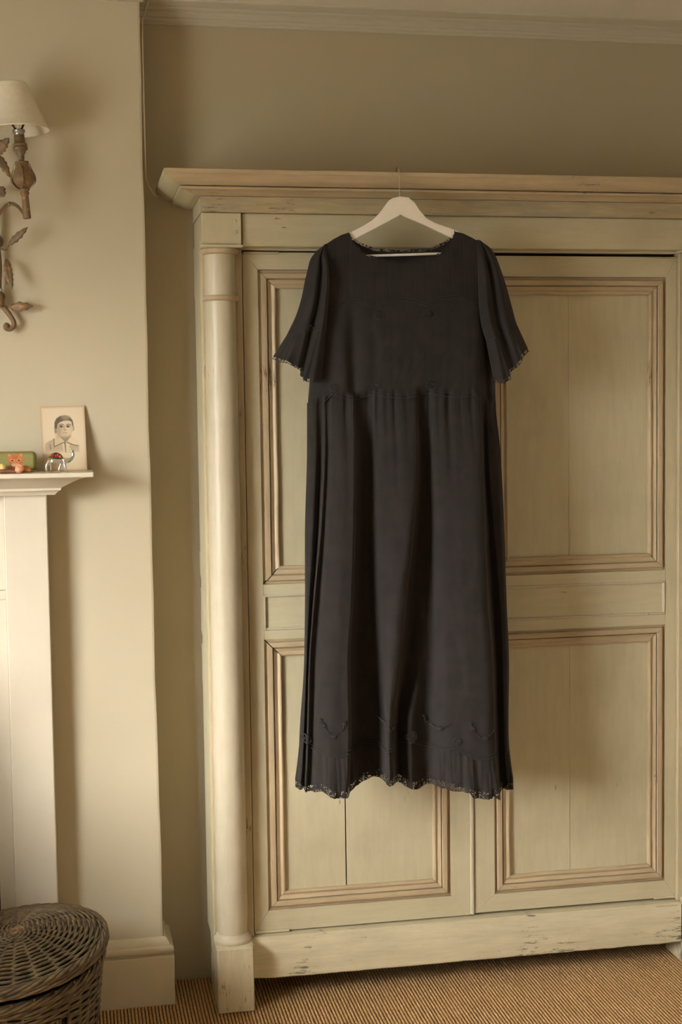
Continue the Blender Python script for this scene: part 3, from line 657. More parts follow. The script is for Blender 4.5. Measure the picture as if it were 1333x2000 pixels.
# narrow gathers that start at the waist seam and die out down the skirt
GX = [(.655, .0065, .011, .16), (.731, .006, .012, .12), (.7715, .005, .010, .14), (.752, .004, .006, .06), (.836, .006, .011, .20), (.862, .005, .010, .10), (.905, .007, .013, .17), (.935, .004, .006, .07), (.962, .005, .007, .09), (.615, .004, .006, .07), (.80, .004, .006, .06), (.69, .004, .006, .06), (.71, .0035, .006, .09), (.88, .0035, .006, .08), (.99, .0035, .005, .07), (1.03, .004, .006, .1)]
ph = rng.rand(12)*6.28
def skirt_row(rowpx):
    # rowpx: array over columns -> X, F, Z arrays
    rowpx = np.broadcast_to(np.asarray(rowpx, float), TC.shape)
    lo, hi = rowpx.min(), rowpx.max()
    if hi-lo < 1e-6:
        k3 = np.array([[pchip(ROWS, SK[k, :, c], [lo])[0] for c in range(3)] for k in range(len(SK))])
        X = pchip(TK, k3[:, 0], TC); F = pchip(TK, k3[:, 1], TC); Z = pchip(TK, k3[:, 2], TC)
    else:
        g = np.linspace(lo, hi, 14); A = [skirt_row(v) for v in g]
        X = np.empty_like(TC); F = X.copy(); Z = X.copy()
        for j in range(len(TC)):
            X[j] = np.interp(rowpx[j], g, [a[0][j] for a in A]); F[j] = np.interp(rowpx[j], g, [a[1][j] for a in A]); Z[j] = np.interp(rowpx[j], g, [a[2][j] for a in A])
        return X, F, Z
    dz = 1.525-Z
    for gx, gw, ga, gl in GX:
        dec = np.exp(-np.maximum(dz, 0)/gl)*np.clip(.35+dz/.03, .2, 1)
        F = F-.62*ga*dec*np.exp(-((X-gx-.06*(gx-.79)*dz)/(gw*(1+2.5*np.maximum(dz, 0))))**2)
    fine = np.exp(-np.maximum(dz, 0)/.035)
    F = F+.0016*fine*np.array([mnoise.noise(Vector((x*150, z*9, 5.5))) for x, z in zip(X, Z)])*1.6+.0005*fine*np.sin(X*1130+ph[0])
    # soft crumples in the cotton
    wr = np.array([mnoise.noise(Vector((x*26, z*5.5, 1.7)))*.0022+mnoise.noise(Vector((x*60, z*22, 4.1)))*.0010+mnoise.noise(Vector((x*110-z*60, z*70, 2.1)))*.0005 for x, z in zip(X, Z)])
    edge = np.minimum(1, np.minimum(UC, 1-UC)/.02)
    return X, F+wr*edge, Z
def row_for(zfun, guess):
    # row px per column such that Z(col) = zfun(X(col))
    r = np.full(TC.shape, guess, float)
    X, F, Z = skirt_row(guess); X2, F2, Z2 = skirt_row(guess+10)
    return r+(Z-zfun(X))/((Z-Z2)/10)
def surf(rows_list):
    P = []
    for r in rows_list:
        X, F, Z = skirt_row(r); P.append(np.stack([X, Y0-F, Z], 1))
    return np.array(P)
r_hem = row_for(lambda X: poly(HEM, X), 1463)
r_lace = row_for(lambda X: poly(LACEB, X), 1537)
r_wst = row_for(lambda X: poly(WAIST, X), 784)-8
rows_u = np.linspace(0, 1, 110)**1.15
P = surf([1.0*r_wst*(1-u)+r_hem*u for u in rows_u])
SURF_SK = P
b = MB(); b.grid(P.tolist()); sk_o = b.build('skirt', M['dress'], DR, True, False)
# frill
r_ft = r_hem-5; r_fb = r_lace-15
nf = 26; Pf = []
for i in range(nf+1):
    u = i/nf; X, F, Z = skirt_row(r_ft*(1-u)+r_fb*u)
    g = np.array([mnoise.noise(Vector((x*95, z*6, 2.2)))*1.5+mnoise.noise(Vector((x*210, z*16, 8.2)))*.8 for x, z in zip(X, Z)])
    F = F-.0022+.0085*u**.8+g*(.0022+.0010*u)+.0035*u*np.sin(X*95+1.0)+.0016*u*np.sin(X*163)
    edge = np.minimum(1, np.minimum(UC, 1-UC)/.015); F = np.maximum(F*edge, F*edge)
    X = X+.0045*u*np.where(UC < .05, -(1-UC/.05), np.where(UC > .95, (UC-.95)/.05, 0))
    Pf.append(np.stack([X, Y0-F, Z], 1))
Pf = np.array(Pf)
b = MB(); b.grid(Pf.tolist()); b.build('hem_frill', M['dress'], DR, True, False)
def lace_strip(name, top, down, width, mat, parent, scallop=.011, n=6, amp=.0025):
    # top: list of points; hangs along 'down' with a scalloped free edge
    top = np.asarray(top); s = np.concatenate([[0], np.cumsum(np.linalg.norm(np.diff(top, axis=0), axis=1))])
    P = []
    for i in range(n+1):
        u = i/n
        wv = width*(1-.18*np.abs(np.cos(math.pi*s/scallop)))*u
        q = top+np.asarray(down)*wv[:, None] if np.ndim(down) == 1 else top+down*wv[:, None]
        q = q+np.stack([0*s, -amp*u*np.sin(s*420), 0*s], 1)
        P.append(q)
    b = MB(); b.grid([r.tolist() for r in P]); return b.build(name, mat, parent, True, False), np.array(P)
Pl = []
for i in range(9):
    u = i/8
    q = Pf[-1].copy()
    X, F, Z = skirt_row(r_fb-2+(r_lace-r_fb+2)*u)
    sc_ = .0016*np.abs(np.sin(math.pi*X/.0105))
    q[:, 2] = Pf[-1][:, 2]+.001+(Z-Pf[-1][:, 2]-.001)*u + sc_*u
    q[:, 1] = Pf[-1][:, 1]-.0006-.0025*u*np.sin(X*150)
    q[:, 0] = Pf[-1][:, 0]+(X-Pf[-1][:, 0])*u*.2
    Pl.append(q)
b = MB(); b.grid([r.tolist() for r in Pl]); b.build('hem_lace', M['lace_hem'], DR, True, False)
b = MB(); b.tube(Pl[-1][::2].tolist(), .0006, 4); b.build('lace_edging', M['cord'], DR, True)
# back of the skirt with its own frill and lace
def back_sheet(r0, r1, name, mat, nrow, off=0.0, flare=0.0, scal=False):
    P = []
    for i in range(nrow+1):
        u = i/nrow; X, F, Z = skirt_row(r0*(1-u)+r1*u)
        x0, x1 = X[0], X[-1]; uu = np.linspace(0, 1, 120); XX = x0+(x1-x0)*uu
        ZZ = np.interp(uu, UC, Z)
        B = (.018+.010*u*flare)*np.sin(math.pi*uu)**.7+.004*np.sin(uu*23+.5)*np.sin(math.pi*uu)+off
        if scal and i == nrow: ZZ = ZZ+.0016*np.abs(np.sin(math.pi*XX/.0105))
        P.append(np.stack([XX, Y0+B*np.minimum(1, np.minimum(uu, 1-uu)/.01), ZZ], 1))
    b = MB(); b.grid([q.tolist() for q in P], flip=True); b.build(name, mat, DR, True, False)
back_sheet(r_wst, r_fb-4, 'skirt_back', M['dress'], 40)
back_sheet(r_fb-6, r_lace+3, 'hem_lace_back', M['lace_hem'], 6, .001, 1, True)

# bodice
BLz = np.array(BL)[::-1]; BRz = np.array(BR)[::-1]
def edgeL(z): return np.interp(z, BLz[:, 1], BLz[:, 0])
def edgeR(z): return np.interp(z, BRz[:, 1], BRz[:, 0])
nu, nv = 330, 150
U = np.linspace(0, 1, nu)
NK = np.array(NECK); 
topx = NK[0, 0]+(NK[-1, 0]-NK[0, 0])*U; topz = np.interp(topx, NK[:, 0], NK[:, 1])
Xs, Fs, Zs = skirt_row(784); 
def skirtF(X): return np.interp(X, Xs, Fs)
Pb = np.zeros((nv+1, nu, 3))
wl = np.interp(-.0, [0, 1], [0, 0])
botx = None
for _ in range(3):
    bx = topx if botx is None else botx
    bz = poly(WAIST, bx); botx = edgeL(bz)+(edgeR(bz)-edgeL(bz))*U
botz = poly(WAIST, botx)
yk = np.array(YOKE)
for i in range(nv+1):
    v = i/nv
    Z = topz*(1-v)+botz*v
    xl = edgeL(Z); xr = edgeR(Z); xx = xl+(xr-xl)*U
    wgt = sstep(0, .12, v); X = topx*(1-wgt)+xx*wgt if i < nv*.12 else xx
    s = np.sin(math.pi*np.clip(U, 0, 1))**.45
    zt = 1.90-Z
    chest = .0098+.016*sstep(0.0, .16, zt)+.008*sstep(.1, .3, zt)
    F = chest*s
    F = F+.0098*(1-s)*sstep(.35, .0, v)+.0015*(1-s)*sstep(0, .35, v)
    # soft hanging folds of the bodice front
    dn = sstep(.12, .30, zt)
    F = F-.013*dn*np.exp(-((X-(.676-.0*zt))/.015)**2)-.004*dn*np.exp(-((X-.725)/.012)**2)
    F = F-.017*sstep(.08, .28, zt)*np.exp(-((X-(1.006+.03*(zt-.15)))/.013)**2)
    F = F+.006*sstep(.1, .3, zt)*np.exp(-((X-.645)/.018)**2)+.006*dn*np.exp(-((X-.96)/.03)**2)
    F = F+np.array([.0018*mnoise.noise(Vector((x*20, z*9, 7.7)))+.0010*mnoise.noise(Vector((x*70-z*30, z*40, 3.3)))+.0016*mnoise.noise(Vector((x*60, z*6, 9.3))) for x, z in zip(X, Z)])*dn
    # pintucks in the yoke
    yz = np.interp(X, yk[:, 0], yk[:, 1])
    inn = sstep(-.002, .004, Z-yz)
    grp = (np.sin(X*2*math.pi/.031+.8) > -.86)
    tk = np.abs(((X/.0052) % 1.0)-.35)/.65
    F = F+inn*grp*(.00062*(1-np.clip(tk, 0, 1))**1.0)*np.minimum(1, np.minimum(U, 1-U)/.03)+.0010*(1-inn)*0
    ww = sstep(.028, .0, Z-botz)
    F = F*(1-ww)+(skirtF(X)+.0035)*ww
    Pb[i, :, 0] = X; Pb[i, :, 1] = Y0-F; Pb[i, :, 2] = Z
b = MB(); b.grid([r.tolist() for r in Pb]); b.build('bodice', M['dress'], DR, True, False)
# bodice back
NB = np.array(NECKB); P = []
for i in range(41):
    v = i/40; uu = np.linspace(0, 1, 90)
    tx = NK[0, 0]+(NK[-1, 0]-NK[0, 0])*uu
    tz = np.where((tx > NB[0, 0]) & (tx < NB[-1, 0]), np.interp(tx, NB[:, 0], NB[:, 1]), np.interp(tx, NK[:, 0], NK[:, 1]))-.001
    bz = np.interp(uu, U, botz)
    Z = tz*(1-v)+bz*v; X = edgeL(Z)+(edgeR(Z)-edgeL(Z))*uu; X = tx*(1-min(1, v*8))+X*min(1, v*8)
    B = (.0095+.0105*v)*np.minimum(1, np.minimum(uu, 1-uu)/.02)**.5
    P.append(np.stack([X, Y0+B, Z], 1))
b = MB(); b.grid([q.tolist() for q in P], flip=True); b.build('bodice_back', M['dress'], DR, True, False)
Pbk = P
# neck lace, front and back, standing up from the neckline
sel = [j for j in range(nu) if NK[4, 0]-.001 < topx[j] < NK[17, 0]+.001]
tp = Pb[0, sel, :].copy(); tp[:, 1] -= .0006; tp[:, 2] -= .002
lace_strip('neck_lace', tp, (0, -.05, 1.0), .0085, M['lace'], DR, .0075, 4, .0003)
q = Pbk[0]; selb = [j for j in range(90) if NB[1, 0]-.004 < q[j, 0] < NB[-2, 0]+.004]
tb = q[selb].copy(); tb[:, 2] -= .002
lace_strip('neck_lace', tb, (0, .05, 1.0), .0095, M['lace'], DR, .0075, 4, .0003)

# sleeves
def sleeve(rows, hem, side):
    R = np.array(rows); n = len(R)
    t = np.arange(n, dtype=float); tq = np.linspace(0, n-1, 44)
    ix = pchip(t, R[:, 0, 0], tq); iz = pchip(t, R[:, 0, 1], tq); ox = pchip(t, R[:, 1, 0], tq); oz = pchip(t, R[:, 1, 1], tq)
    nf, nb = 64, 24
    P = []
    sgn = 1 if side == 'L' else -1
    def section(s, d, lift, k, iX, iZ, oX, oZ, v, extra=None):
        X = iX+(oX-iX)*s; Z = iZ+(oZ-iZ)*s
        f = lift*(1-s)**.8+d*np.sin(math.pi*s)**.6
        # long folds: one roll by the armhole, one valley, one outer roll
        f = f+k*(.011*np.exp(-((s-.16)/.10)**2)-.016*np.exp(-((s-.43)/.085)**2)+.007*np.exp(-((s-.66)/.14)**2))
        # puckers at the sleeve head
        pk = math.exp(-v*5.5)
        f = f+pk*.003*np.sin(s*24+.6)*np.sin(math.pi*s)
        f = f+np.array([.0012*mnoise.noise(Vector((x*40, z*12, 6.1)))+.0010*mnoise.noise(Vector((x*80+z*60, z*60, 1.1))) for x, z in zip(X, Z)])*np.sin(math.pi*s)
        return X, Z, f
    sf = np.linspace(0, 1, nf); sb = np.linspace(1, 0, nb)[1:-1]
    def ring(iX, iZ, oX, oZ, v, d, lift, k, Xo=None):
        X, Z, f = section(sf, d, lift, k, iX, iZ, oX, oZ, v)
        Xb = iX+(oX-iX)*sb; Zb = iZ+(oZ-iZ)*sb
        fb = lift*(1-sb)*.4-.6*d*np.sin(math.pi*sb)**.6
        return np.stack([np.concatenate([X, Xb]), Y0-np.concatenate([f, fb]), np.concatenate([Z, Zb])], 1)
    for i in range(len(tq)):
        v = i/(len(tq)-1)
        d = .006+.018*sstep(0, .6, v); lift = .0098+.011*sstep(.1, .8, v)
        P.append(ring(ix[i], iz[i], ox[i], oz[i], v, d, lift, sstep(.05, .5, v)))
    b = MB(); b.grid([q.tolist() for q in P], closed=True, flip=(side == 'R')); b.build('sleeve', M['dress'], DR, True, False)
    # gathered frill below the cuff seam
    H = np.array(hem); hs = np.linspace(0, 1, len(H))
    base = P[-1]; Q = []
    allS = np.concatenate([sf, sb]); hx = np.interp(allS, hs, H[:, 0]); hz = np.interp(allS, hs, H[:, 1])
    isb = np.concatenate([np.zeros(nf), np.ones(nb-2)])
    hz = hz+isb*.004; 
    for i in range(15):
        u = i/14
        q = base.copy(); q[:, 0] = base[:, 0]+(hx-base[:, 0])*u; q[:, 2] = base[:, 2]+(hz-base[:, 2])*u
        g = (.0010+.0014*u)*np.sin(allS*41+4*np.sin(allS*7)+np.sin(allS*23))*np.sin(math.pi*np.clip(allS, .02, .98))**.5+u*.006*np.sin(allS*17+1)
        q[:, 1] = base[:, 1]-(.002+.006*u)*np.sin(math.pi*allS)*(1-isb*2)-g*(1-isb)
        if i == 0: q[:, 1] += .0012*(1-isb)
        Q.append(q)
    b = MB(); b.grid([q.tolist() for q in Q], closed=True, flip=(side == 'R')); b.build('sleeve_frill', M['dress'], DR, True, False)
    dirv = Q[-1][:nf]-Q[0][:nf]; dirv = dirv/np.linalg.norm(dirv, axis=1)[:, None]
    tp = Q[-1][:nf]-dirv*.001
    # resample so scallops are round
    s = np.concatenate([[0], np.cumsum(np.linalg.norm(np.diff(tp, axis=0), axis=1))]); sq = np.linspace(0, s[-1], 150)
    tpr = np.stack([np.interp(sq, s, tp[:, c]) for c in range(3)], 1); dr_ = np.stack([np.interp(sq, s, dirv[:, c]) for c in range(3)], 1)
    o, LP = lace_strip('sleeve_lace', tpr, dr_, .0088, M['lace'], DR, .0085, 5, .0003)
    b = MB(); b.tube(LP[-1].tolist(), .0006, 4); b.build('lace_edging', M['cord'], DR, True)
    # cuff seam cord
    b = MB(); b.tube([(p[0], p[1]-.0008, p[2]) for p in base[2:nf-2]], .0009, 5); b.build('cuff_cord', M['cord'], DR, True)
    return np.array(P)
SLP = sleeve(SL, SLH, 'L'); SRP = sleeve(SR, SRH, 'R')

# embroidery: find the cloth under an (x, z) point
pts_all = np.concatenate([SURF_SK.reshape(-1, 3), Pb.reshape(-1, 3), SLP[:, :64].reshape(-1, 3), Pf.reshape(-1, 3)])
kd = kdtree.KDTree(len(pts_all))
for i, p in enumerate(pts_all): kd.insert((p[0], p[2], 0), i)
kd.balance()
def on(x, z, lift=.0008):
    best = min(pts_all[i][1] for co, i, d in kd.find_n((x, z, 0), 5))
    return (x, best-lift, z)
def cord(name, pts, r=.0009, shift=0.0, wav=0):
    xs = np.linspace(pts[0][0], pts[-1][0], 220); zs = poly(pts, xs)
    k = np.ones(7)/7; zs = np.convolve(np.pad(zs, 3, 'edge'), k, 'valid')
    P = [on(x, z+shift, .0007) for x, z in zip(xs, zs)]
    ya = np.array([p[1] for p in P]); ya = np.minimum(ya, np.convolve(np.pad(ya, 2, 'edge'), np.ones(5)/5, 'valid'))
    b = MB(); b.tube([(p[0], y, p[2]) for p, y in zip(P, ya)], r, 5); return b.build(name, M['cord'], DR, True)
W_ = [p for p in WAIST][2:-2]; Y_ = YOKE[1:-1]; H_ = HEM[2:-2]
for pts in (W_, H_):
    cord('scallop_cord', pts, .0010, .0005); cord('scallop_cord', pts, .0007, .0085)
cord('scallop_cord', Y_, .0009, .0); cord('scallop_cord', Y_, .0007, .0065)
def medallion(x, z, r):
    b = MB()
    for rr in (r, r*.82):
        b.tube([on(x+rr*math.cos(a), z+rr*math.sin(a), .0009) for a in [2*math.pi*i/28 for i in range(28)]], .0009, 5, closed=True)
    for i in range(11):
        a = 2*math.pi*i/11
        b.tube([on(x+r*.25*math.cos(a), z+r*.25*math.sin(a), .001), on(x+r*.55*math.cos(a), z+r*.55*math.sin(a), .0016), on(x+r*.8*math.cos(a), z+r*.8*math.sin(a), .001)], [.0007, .0015, .0009], 5)
    b.tube([on(x+r*.2*math.cos(a), z+r*.2*math.sin(a), .0012) for a in [2*math.pi*i/10 for i in range(10)]], .0008, 5, closed=True)
    b.build('medallion', M['cord'], DR, True)
for L in (MED_W, MED_Y, MED_S, MED_H):
    for x, z, r in L: medallion(x, z, r)
b = MB()
for g in (SPRIG0, SPRIG1, SPRIG2, SPRIG3):
    P = catmull([(x, z, 0) for x, z in g], 6)
    b.tube([on(p.x, p.y, .0008) for p in P], .0008, 4)
    for i, p in enumerate(P):
        if i % 3 == 0:
            for sg in (-1, 1):
                dx, dz = .0045*sg*.7, .004
                b.tube([on(p.x, p.y, .0006), on(p.x+dx*.6, p.y+dz*.6, .0014), on(p.x+dx, p.y+dz, .0008)], [.0006, .0017, .0006], 4)
        if i % 9 == 4:
            for a in range(6):
                aa = a*math.pi/3; b.tube([on(p.x, p.y, .001), on(p.x+.0035*math.cos(aa), p.y+.0035*math.sin(aa), .0018), on(p.x+.006*math.cos(aa), p.y+.006*math.sin(aa), .001)], [.0008, .0018, .0007], 4)
o = b.build('sprig_embroidery', M['cord'], DR, True); o['kind'] = 'stuff'

# ------------------------------------------------------------------ fireplace surround
FP = thing('fireplace_surround', 'white painted wooden fireplace surround with a moulded mantel shelf', 'fireplace', (-.6, CH-.03, 0))
rbox('mantel_shelf', -1.262, .0615, -.145, CH-.0005, 1.3390, 1.3502, M['mantel'], FP, .0022, 2)
JR = -.0485
cov = [(.102, 1.3392), (.0905, 1.3375), (.078, 1.3335), (.064, 1.3275), (.052, 1.3215), (.042, 1.3160), (.0335, 1.3115)]
ov_ = [(.0335, 1.3120), (.0340, 1.3118), (.0340, 1.3060), (.0300, 1.3057), (.0275, 1.3040), (.0235, 1.3000), (.0205, 1.2965), (.0195, 1.2950), (.0, 1.2950)]
mitred(['cove_moulding', 'cove_moulding'], cov, -1.2, JR, -.03, CH, [M['mantel'], M['mantel']], FP, left=False)
mitred(['bead_moulding', 'bead_moulding'], ov_, -1.2, JR, -.03, CH, [M['mantel'], M['mantel']], FP, left=False)
for q in FP.children:
    if 'moulding' in q.name: smooth_by_angle(q, 40)
# jambs (the left one is out of the frame)
rbox('jamb', -.1500, JR, -.03, CH-.0005, 0, 1.3050, M['mantel'], FP, .0030, 3)
rbox('jamb', -1.16, -1.058, -.03, CH-.0005, 0, 1.3050, M['mantel'], FP, .0030, 3)
rbox('inner_board', -.1860, -.1503, -.013, CH-.0005, 0, 1.0440, M['mantel'], FP, .001)
rbox('cross_rail', -1.0575, -.1503, -.017, CH-.0005, 1.0445, 1.0660, M['mantel'], FP, .001)
rbox('frieze_panel', -1.0575, -.1503, -.008, CH-.0005, 1.0662, 1.3050, M['mantel'], FP, .001)
rbox('hearth_shade_slab', -1.05, -.1862, .015, CH-.0005, 0, 1.0440, M['dark'], FP, 0)  # solid dark slab standing in for the shaded fire opening

# ------------------------------------------------------------------ things on the mantel shelf
# sepia portrait card leaning on the wall
bl, br = [np.array(p) for p in CARDB]; tl, tr = [np.array(p) for p in CARDT]
bl[2] = br[2] = 1.3506
ns, nt_ = 112, 168
s, t = np.meshgrid(np.linspace(0, 1, ns), np.linspace(0, 1, nt_))
CX = 165+60*t+835*s; CYY = 135-20*s+1230*t
img = np.zeros((nt_, ns, 3)); 
def lay(mask, c): 
    global img
    img = img*(1-mask[..., None])+np.array(c, float)*mask[..., None]
def ell(cx, cy, rx, ry, soft=.15):
    d = np.sqrt(((CX-cx)/rx)**2+((CYY-cy)/ry)**2); return 1-sstep(1-soft, 1+soft, d)
def pol(pts, soft=8):
    x, y = CX, CYY; inside = np.zeros(x.shape, bool); dist = np.full(x.shape, 1e9); n = len(pts)
    for i in range(n):
        x0, y0 = pts[i]; x1, y1 = pts[(i+1) % n]
        c = ((y0 > y) != (y1 > y)) & (x < (x1-x0)*(y-y0)/((y1-y0) if y1 != y0 else 1e-9)+x0); inside ^= c
        L = (x1-x0)**2+(y1-y0)**2; tt = np.clip(((x-x0)*(x1-x0)+(y-y0)*(y1-y0))/L, 0, 1)
        dist = np.minimum(dist, np.hypot(x-x0-tt*(x1-x0), y-y0-tt*(y1-y0)))
    sd = np.where(inside, -dist, dist); return 1-sstep(-soft, soft, sd)
def seg(pts, wd):
    m_ = np.zeros(CX.shape)
    for (x0, y0), (x1, y1) in zip(pts[:-1], pts[1:]):
        L = (x1-x0)**2+(y1-y0)**2+1e-9; tt = np.clip(((CX-x0)*(x1-x0)+(CYY-y0)*(y1-y0))/L, 0, 1)
        m_ = np.maximum(m_, 1-sstep(wd*.4, wd, np.hypot(CX-x0-tt*(x1-x0), CYY-y0-tt*(y1-y0))))
    return m_
lay(np.ones(CX.shape), (208, 190, 160))
lay(ell(620, 560, 420, 520, .6)*.6, (216, 200, 172))
ed = np.minimum(np.minimum(s, 1-s)*835, np.minimum(t, 1-t)*1230)
lay((1-sstep(0, 60, ed))*.55, (184, 150, 110)); lay((1-sstep(0, 16, ed))*.5, (160, 124, 86))
lay(pol([(255, 1010), (262, 870), (330, 805), (430, 755), (520, 690), (740, 690), (850, 800), (900, 900), (905, 1010)], 26)*(1-sstep(930, 1060, CYY))*.75, (168, 150, 122))
lay(seg([(350, 860), (365, 950)], 16)*.6, (112, 100, 84)); lay(seg([(270, 850), (335, 810), (430, 758)], 12)*.35, (120, 106, 88))
lay(pol([(500, 630), (505, 680), (560, 750), (640, 810), (680, 795), (748, 685), (745, 630)], 10), (150, 134, 112))
lay(pol([(580, 842), (610, 815), (720, 838), (724, 1010), (612, 1010)], 10)*.9, (206, 188, 154))
lay(pol([(510, 662), (425, 752), (430, 902), (640, 803), (590, 755)], 7), (194, 174, 142))
lay(seg([(424, 752), (430, 905), (545, 848), (640, 806)], 11)*.9, (92, 84, 72)); lay(seg([(510, 664), (595, 756), (640, 800)], 9)*.6, (110, 98, 82))
lay(pol([(748, 682), (672, 800), (780, 850), (886, 882), (860, 800), (800, 720)], 7), (212, 192, 158))
lay(seg([(680, 820), (780, 862), (886, 884)], 12)*.85, (100, 90, 78)); lay(seg([(746, 690), (672, 798)], 8)*.5, (124, 110, 92))
lay(ell(462, 582, 27, 66, .25), (146, 128, 106)); lay(ell(792, 552, 18, 48, .3), (158, 140, 116))
lay(ell(628, 535, 160, 196, .06), (190, 170, 140)); lay(ell(505, 590, 60, 120, .7)*.45, (142, 126, 104)); lay(ell(690, 600, 70, 90, .7)*.6, (212, 192, 160)); lay(ell(640, 440, 110, 50, .6)*.6, (214, 194, 162))
lay(ell(640, 716, 90, 26, .7)*.3, (136, 120, 100))
hair = [(437, 545), (436, 440), (470, 360), (540, 312), (630, 296), (712, 318), (772, 388), (794, 470), (788, 525), (772, 495), (757, 420), (700, 398), (610, 402), (535, 432), (494, 470), (478, 560), (455, 552)]
lay(pol(hair, 9), (98, 88, 74)); lay(ell(650, 345, 80, 42, .6)*.7, (160, 146, 120)); lay(seg([(560, 318), (650, 300), (720, 335)], 10)*.6, (178, 162, 134))
lay(seg([(530, 482), (565, 468), (605, 478)], 11)*.8, (100, 90, 76)); lay(seg([(660, 476), (700, 468), (735, 484)], 11)*.8, (100, 90, 76))
lay(ell(563, 512, 44, 24, .4)*.7, (120, 106, 90)); lay(ell(692, 512, 40, 24, .4)*.7, (120, 106, 90)); lay(ell(566, 513, 18, 17, .3), (62, 56, 50)); lay(ell(690, 513, 17, 17, .3), (62, 56, 50))
lay(seg([(625, 500), (615, 560)], 16)*.35, (130, 114, 94)); lay(ell(634, 580, 27, 11, .5)*.6, (116, 104, 88))
lay(seg([(596, 640), (630, 633), (684, 641)], 7)*.75, (112, 96, 82))
for i in range(8): lay(ell(634+2*i, 832+24*i, 14, 13, .3)*(.9-.07*i), (88, 80, 70))
img = img*(1+.03*(np.random.RandomState(1).rand(nt_, ns, 1)-.5))
base = tl[None, None]*(1-s[..., None])*(1-t[..., None])+tr[None, None]*s[..., None]*(1-t[..., None])+bl[None, None]*(1-s[..., None])*t[..., None]+br[None, None]*s[..., None]*t[..., None]
PC = thing('portrait_photograph', 'sepia portrait photograph of a boy in a wide collar leaning against the wall', 'photograph', (float((bl[0]+br[0])/2), float(bl[1]), 1.3502))
lc = np.vectorize(lambda v: (v/255/12.92 if v <= 10 else ((v/255+.055)/1.055)**2.4))
b = MB(); b.grid(base.tolist()); b.build('photo_print', M['print'], PC, False, False, cols=lc(np.clip(img, 0, 255)).reshape(-1, 3))
nrm = np.cross(tr-tl, bl-tl); nrm = nrm/np.linalg.norm(nrm); nrm = nrm*(-1 if nrm[1] < 0 else 1)
q0 = [p+nrm*.0003 for p in (tl, tr, br, bl)]; q1 = [p+nrm*.0016 for p in (tl, tr, br, bl)]
b = MB(); b.add(q0+q1, [(0, 1, 2, 3), (7, 6, 5, 4), (0, 4, 5, 1), (1, 5, 6, 2), (2, 6, 7, 3), (3, 7, 4, 0)]); b.build('card_mount', M['card'], PC)

# green spectacle case printed with a ginger cat
SC = thing('spectacles_case', 'green fabric spectacles case printed with a ginger cat lying on the mantel shelf', 'case', (-.15, -.045, 1.3502))
x1c = CASE[0][0]; x0c = x1c-.168; z0c, z1c = 1.3503, CASE[3][2]
nx, nz = 230, 74
gx = np.linspace(x0c, x1c, nx); gz = np.linspace(z1c, z0c, nz)
GX_, GZ_ = np.meshgrid(gx, gz)
CX = 780-(x1c-GX_)/(x1c-CASE[2][0])*780*(71/71); CYY = 238+(z1c-GZ_)/(z1c-z0c)*(712-238)
img = np.zeros((nz, nx, 3)); rn = np.random.RandomState(5)
lay(np.ones(CX.shape), (134, 130, 76)); img = img*(1+.16*(rn.rand(nz, nx, 1)-.5))
lay(sstep(628, 640, CYY-.0*CX)*np.ones(CX.shape), (150, 92, 44)); lay(sstep(662, 670, CYY), (206, 198, 176))
OR = (186, 112, 66)
lay(pol([(155, 245), (160, 380), (255, 312)], 6), OR); lay(pol([(482, 240), (382, 300), (486, 375)], 6), OR)
lay(pol([(172, 275), (180, 350), (230, 315)], 8)*.8, (196, 150, 124)); lay(pol([(468, 268), (410, 308), (470, 345)], 8)*.8, (196, 150, 124))
lay(ell(325, 440, 166, 140, .1), OR); lay(pol([(190, 500), (200, 640), (130, 640), (110, 660), (520, 660), (470, 520)], 14), (190, 122, 76))
for dx in (-60, -25, 15, 50): lay(seg([(322+dx, 325), (322+dx*.7, 395)], 9)*.7, (124, 66, 40))
for k in range(3):
    lay(seg([(190, 440+30*k), (235, 470+18*k)], 8)*.6, (128, 70, 42)); lay(seg([(470, 430+30*k), (420, 465+18*k)], 8)*.6, (128, 70, 42))
lay(ell(320, 545, 78, 42, .4)*.9, (206, 168, 130)); lay(ell(320, 498, 26, 15, .4), (198, 112, 88))
lay(ell(255, 437, 48, 28, .3), (206, 160, 108)); lay(ell(402, 432, 46, 28, .3), (206, 160, 108))
lay(ell(257, 438, 34, 18, .3), (84, 100, 84)); lay(ell(400, 433, 34, 18, .3), (84, 100, 84)); lay(ell(258, 438, 12, 16, .3), (30, 32, 28)); lay(ell(399, 433, 12, 16, .3), (30, 32, 28))
lay(seg([(205, 520), (250, 575), (330, 588), (400, 570)], 10)*.7, (84, 70, 60))
# pillow-like block: rounded rectangle outline, bulged front
hw = (x1c-x0c)/2; hh = (z1c-z0c)/2; cxm = (x0c+x1c)/2; czm = (z0c+z1c)/2; rc = .0125
a_ = np.clip(np.abs(GX_-cxm)-(hw-rc), 0, None); c_ = np.clip(np.abs(GZ_-czm)-(hh-rc), 0, None)
dd = np.hypot(a_, c_)
kx = np.where(dd > rc, rc/np.maximum(dd, 1e-9), 1)
XX = cxm+np.sign(GX_-cxm)*(np.minimum(np.abs(GX_-cxm), hw-rc)+a_*kx); ZZ = czm+np.sign(GZ_-czm)*(np.minimum(np.abs(GZ_-czm), hh-rc)+c_*kx)
ddc = np.clip(np.minimum(rc-np.minimum(dd, rc), .009), 0, .009)/.009
YY = -.047-.018*np.sqrt(np.clip(1-(1-ddc)**2, 0, 1))
b = MB(); b.grid(np.stack([XX, YY, ZZ], -1).tolist()); b.build('printed_lid', M['case'], SC, True, False, cols=lc(np.clip(img, 0, 255)).reshape(-1, 3))
b = MB(); ring = []
